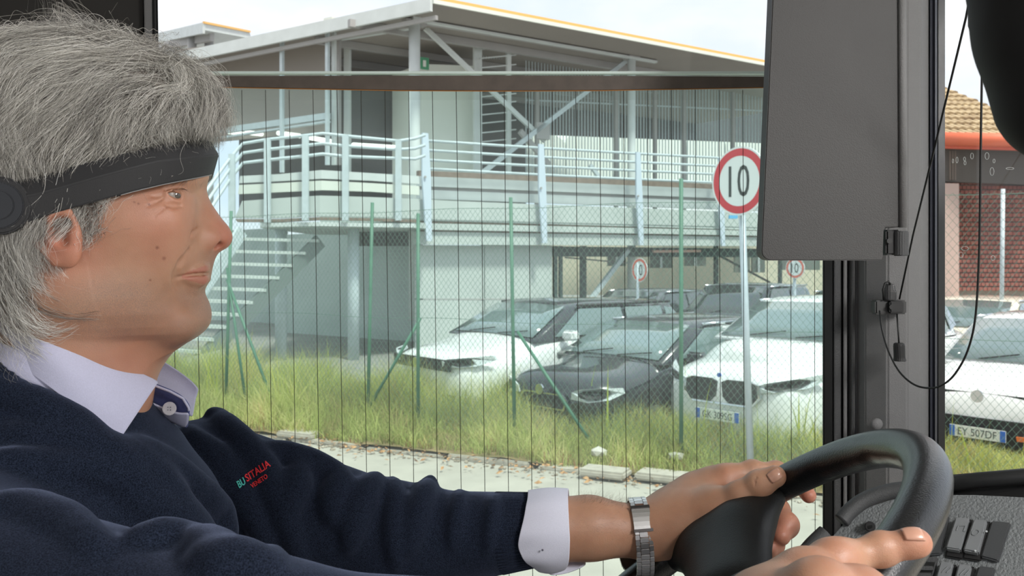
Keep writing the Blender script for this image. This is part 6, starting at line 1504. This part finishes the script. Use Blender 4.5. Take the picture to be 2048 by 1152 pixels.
def strands(nroots, nguide, per, Lf, lift, curlf, seed, clump=.0065, fr=.0012):
    R = roots(nguide); px = plane_px(R); L = caplen(px, Lf(px)*RNG.uniform(.75, 1.15, nguide)); c = curlf(px)
    G = grow(R, L, lift*RNG.uniform(.6, 1.25, nguide), c, seed)
    s = np.linspace(0, 1, NS); off = RNG.normal(size=(nguide, per, 3))*clump
    prof_ = (1-.84*s**1.1)[None, None, :, None]
    S_ = G[:, None]+off[:, :, None]*prof_
    S_ += RNG.normal(size=(nguide, per, 1, 3))*fr*(s**1.5)[None, None, :, None]*2.2
    ph = RNG.uniform(0, 6.28, (nguide, per, 1)); fq = RNG.uniform(5, 11, (nguide, per, 1))
    S_[..., 2] += fr*np.sin(s[None, None]*fq+ph)*s; S_[..., 0] += fr*np.sin(s[None, None]*fq*1.3+ph*2)*s
    S_ = S_.reshape(-1, NS, 3); S_[:, 0] = S_[:, 0]
    flat = S_.reshape(-1, 3); f, g = grad(flat, SKULL); flat = flat+g*np.clip(.0008-f, 0, .02)[:, None]
    tone = np.clip(RNG.beta(.9, .9, nguide)[:, None]*.55+RNG.beta(.8, .8, (nguide, per))*.45, 0, 1).reshape(-1); TONES[seed] = np.concatenate([TONES.get(seed, np.zeros(0)), tone])
    return flat.reshape(-1, NS, 3)
TONES = {}
def hair_obj(name, S_, r0, r1, m, parent, tone=None, **kw):
    n, k, _ = S_.shape; cu = bpy.data.hair_curves.new(name); cu.add_curves([k]*n)
    cu.attributes['position'].data.foreach_set('vector', S_.astype(np.float32).ravel()) if 'position' in cu.attributes else cu.position_data.foreach_set('vector', S_.astype(np.float32).ravel())
    ra = cu.attributes.get('radius') or cu.attributes.new('radius', 'FLOAT', 'POINT')
    ra.data.foreach_set('value', np.tile(np.linspace(r0, r1, k), n).astype(np.float32))
    ta = cu.attributes.new('tone', 'FLOAT', 'POINT'); ta.data.foreach_set('value', np.repeat(tone if tone is not None else RNG.random(n), k).astype(np.float32))
    cu.materials.append(m); o = bpy.data.objects.new(name, cu); COL.objects.link(o)
    if parent: setparent(o, parent)
    return tag(o, **kw)
def hair_mat(name, cols, rough=.30):
    m = bpy.data.materials.new(name); m.use_nodes = True; t = m.node_tree; b = t.nodes['Principled BSDF']; L = t.links.new
    h = t.nodes.new('ShaderNodeAttribute'); h.attribute_name = 'tone'; r = t.nodes.new('ShaderNodeValToRGB'); r.color_ramp.interpolation = 'LINEAR'
    el = r.color_ramp.elements; el[0].position = 0; el[0].color = (*cols[0], 1); el[1].position = 1; el[1].color = (*cols[-1], 1)
    for i, c in enumerate(cols[1:-1]): e = el.new((i+1)/(len(cols)-1)); e.color = (*c, 1)
    L(h.outputs['Fac'], r.inputs[0]); L(r.outputs[0], b.inputs['Base Color']); b.inputs['Roughness'].default_value = rough; b.inputs['Specular IOR Level'].default_value = .6
    return m
m_hair = hair_mat('grey hair', [(.030, .027, .026), (.13, .12, .11), (.34, .32, .29), (.60, .58, .53), (.82, .80, .75), (.93, .92, .90)])
def Lf(px):
    y = px[:, 1]; x = px[:, 0]; return np.interp(y, [60, 200, 330, 450, 560, 640], [.125, .10, .075, .055, .055, .045])*np.where((x > 300), .75, 1)*np.where((x > 150) & (y > 330), .32, 1)
def caplen(px, L): return np.where((px[:, 0] > 205) & (px[:, 1] < 345), np.minimum(L, np.maximum(.018, (upf(px[:, 0])+6-px[:, 1])/2300*1.25)), L)
def Cf(px): return np.interp(px[:, 0], [0, 200, 330, 420], [.35, .5, .9, 1.9])
h0_ = strands(0, 2600, 5, lambda p: Lf(p)*.7, .006, lambda p: Cf(p)*.6, 3, clump=.0040, fr=.0008)
h1 = np.concatenate([h0_, strands(0, 950, 26, Lf, .0165, Cf, 3, clump=.0054, fr=.0014)])
h2 = strands(0, 520, 12, lambda p: Lf(p)*1.1, .022, lambda p: Cf(p)*1.7, 29, clump=.0060, fr=.0030)
hair_obj('hair', h1, .000115, .00005, m_hair, person, TONES[3], kind='stuff')
hair_obj('flyaway_hair', h2, .00009, .00003, m_hair, person, TONES[29], kind='stuff')
# brows, lashes, forearm hair
def short(path_px, base, n, L, d3, spread, name, cols, r=.00006, seed=1, w=None):
    rg = np.random.default_rng(seed); S_ = []
    t = rg.random(n); xs = lerp2(path_px, t)
    for i in range(n):
        p = hitray(base, xs[i, 0]+rg.normal()*spread, xs[i, 1]+rg.normal()*spread*.6, .4, 1.1)
        d = np.array(d3)+rg.normal(size=3)*.35; d /= np.linalg.norm(d); l = L*rg.uniform(.6, 1.2); bend = rg.normal(size=3)*.5
        S_.append([p+d*l*q+bend*l*q*q*.5 for q in np.linspace(0, 1, 6)])
    return hair_obj(name, np.array(S_), r, r*.3, hair_mat(name, cols), person, kind='stuff')
short([(412, 360), (392, 356), (370, 358), (345, 362)], HEAD, 240, .009, -U3*.8-Z3*.5+N3*.3, 3.5, 'eyebrow', [(.03, .025, .02), (.10, .09, .08), (.3, .29, .27)])
short([(370, 378), (360, 377), (348, 379), (336, 384)], HEAD, 55, .0050, U3*.9-Z3*.15+N3*.4, 1.0, 'eyelashes', [(.01, .008, .006), (.04, .03, .02)])
short([(1150, 996), (1200, 1001), (1255, 1008)], fl, 420, .010, (.5, -.1, .75), 9, 'arm_hair', [(.05, .03, .02), (.16, .11, .07), (.25, .18, .12)], .00003, 4)
short([(1160, 1050), (1250, 1050)], fl, 260, .009, (.6, -.5, -.1), 26, 'arm_hair', [(.05, .03, .02), (.16, .11, .07)], .000025, 5)
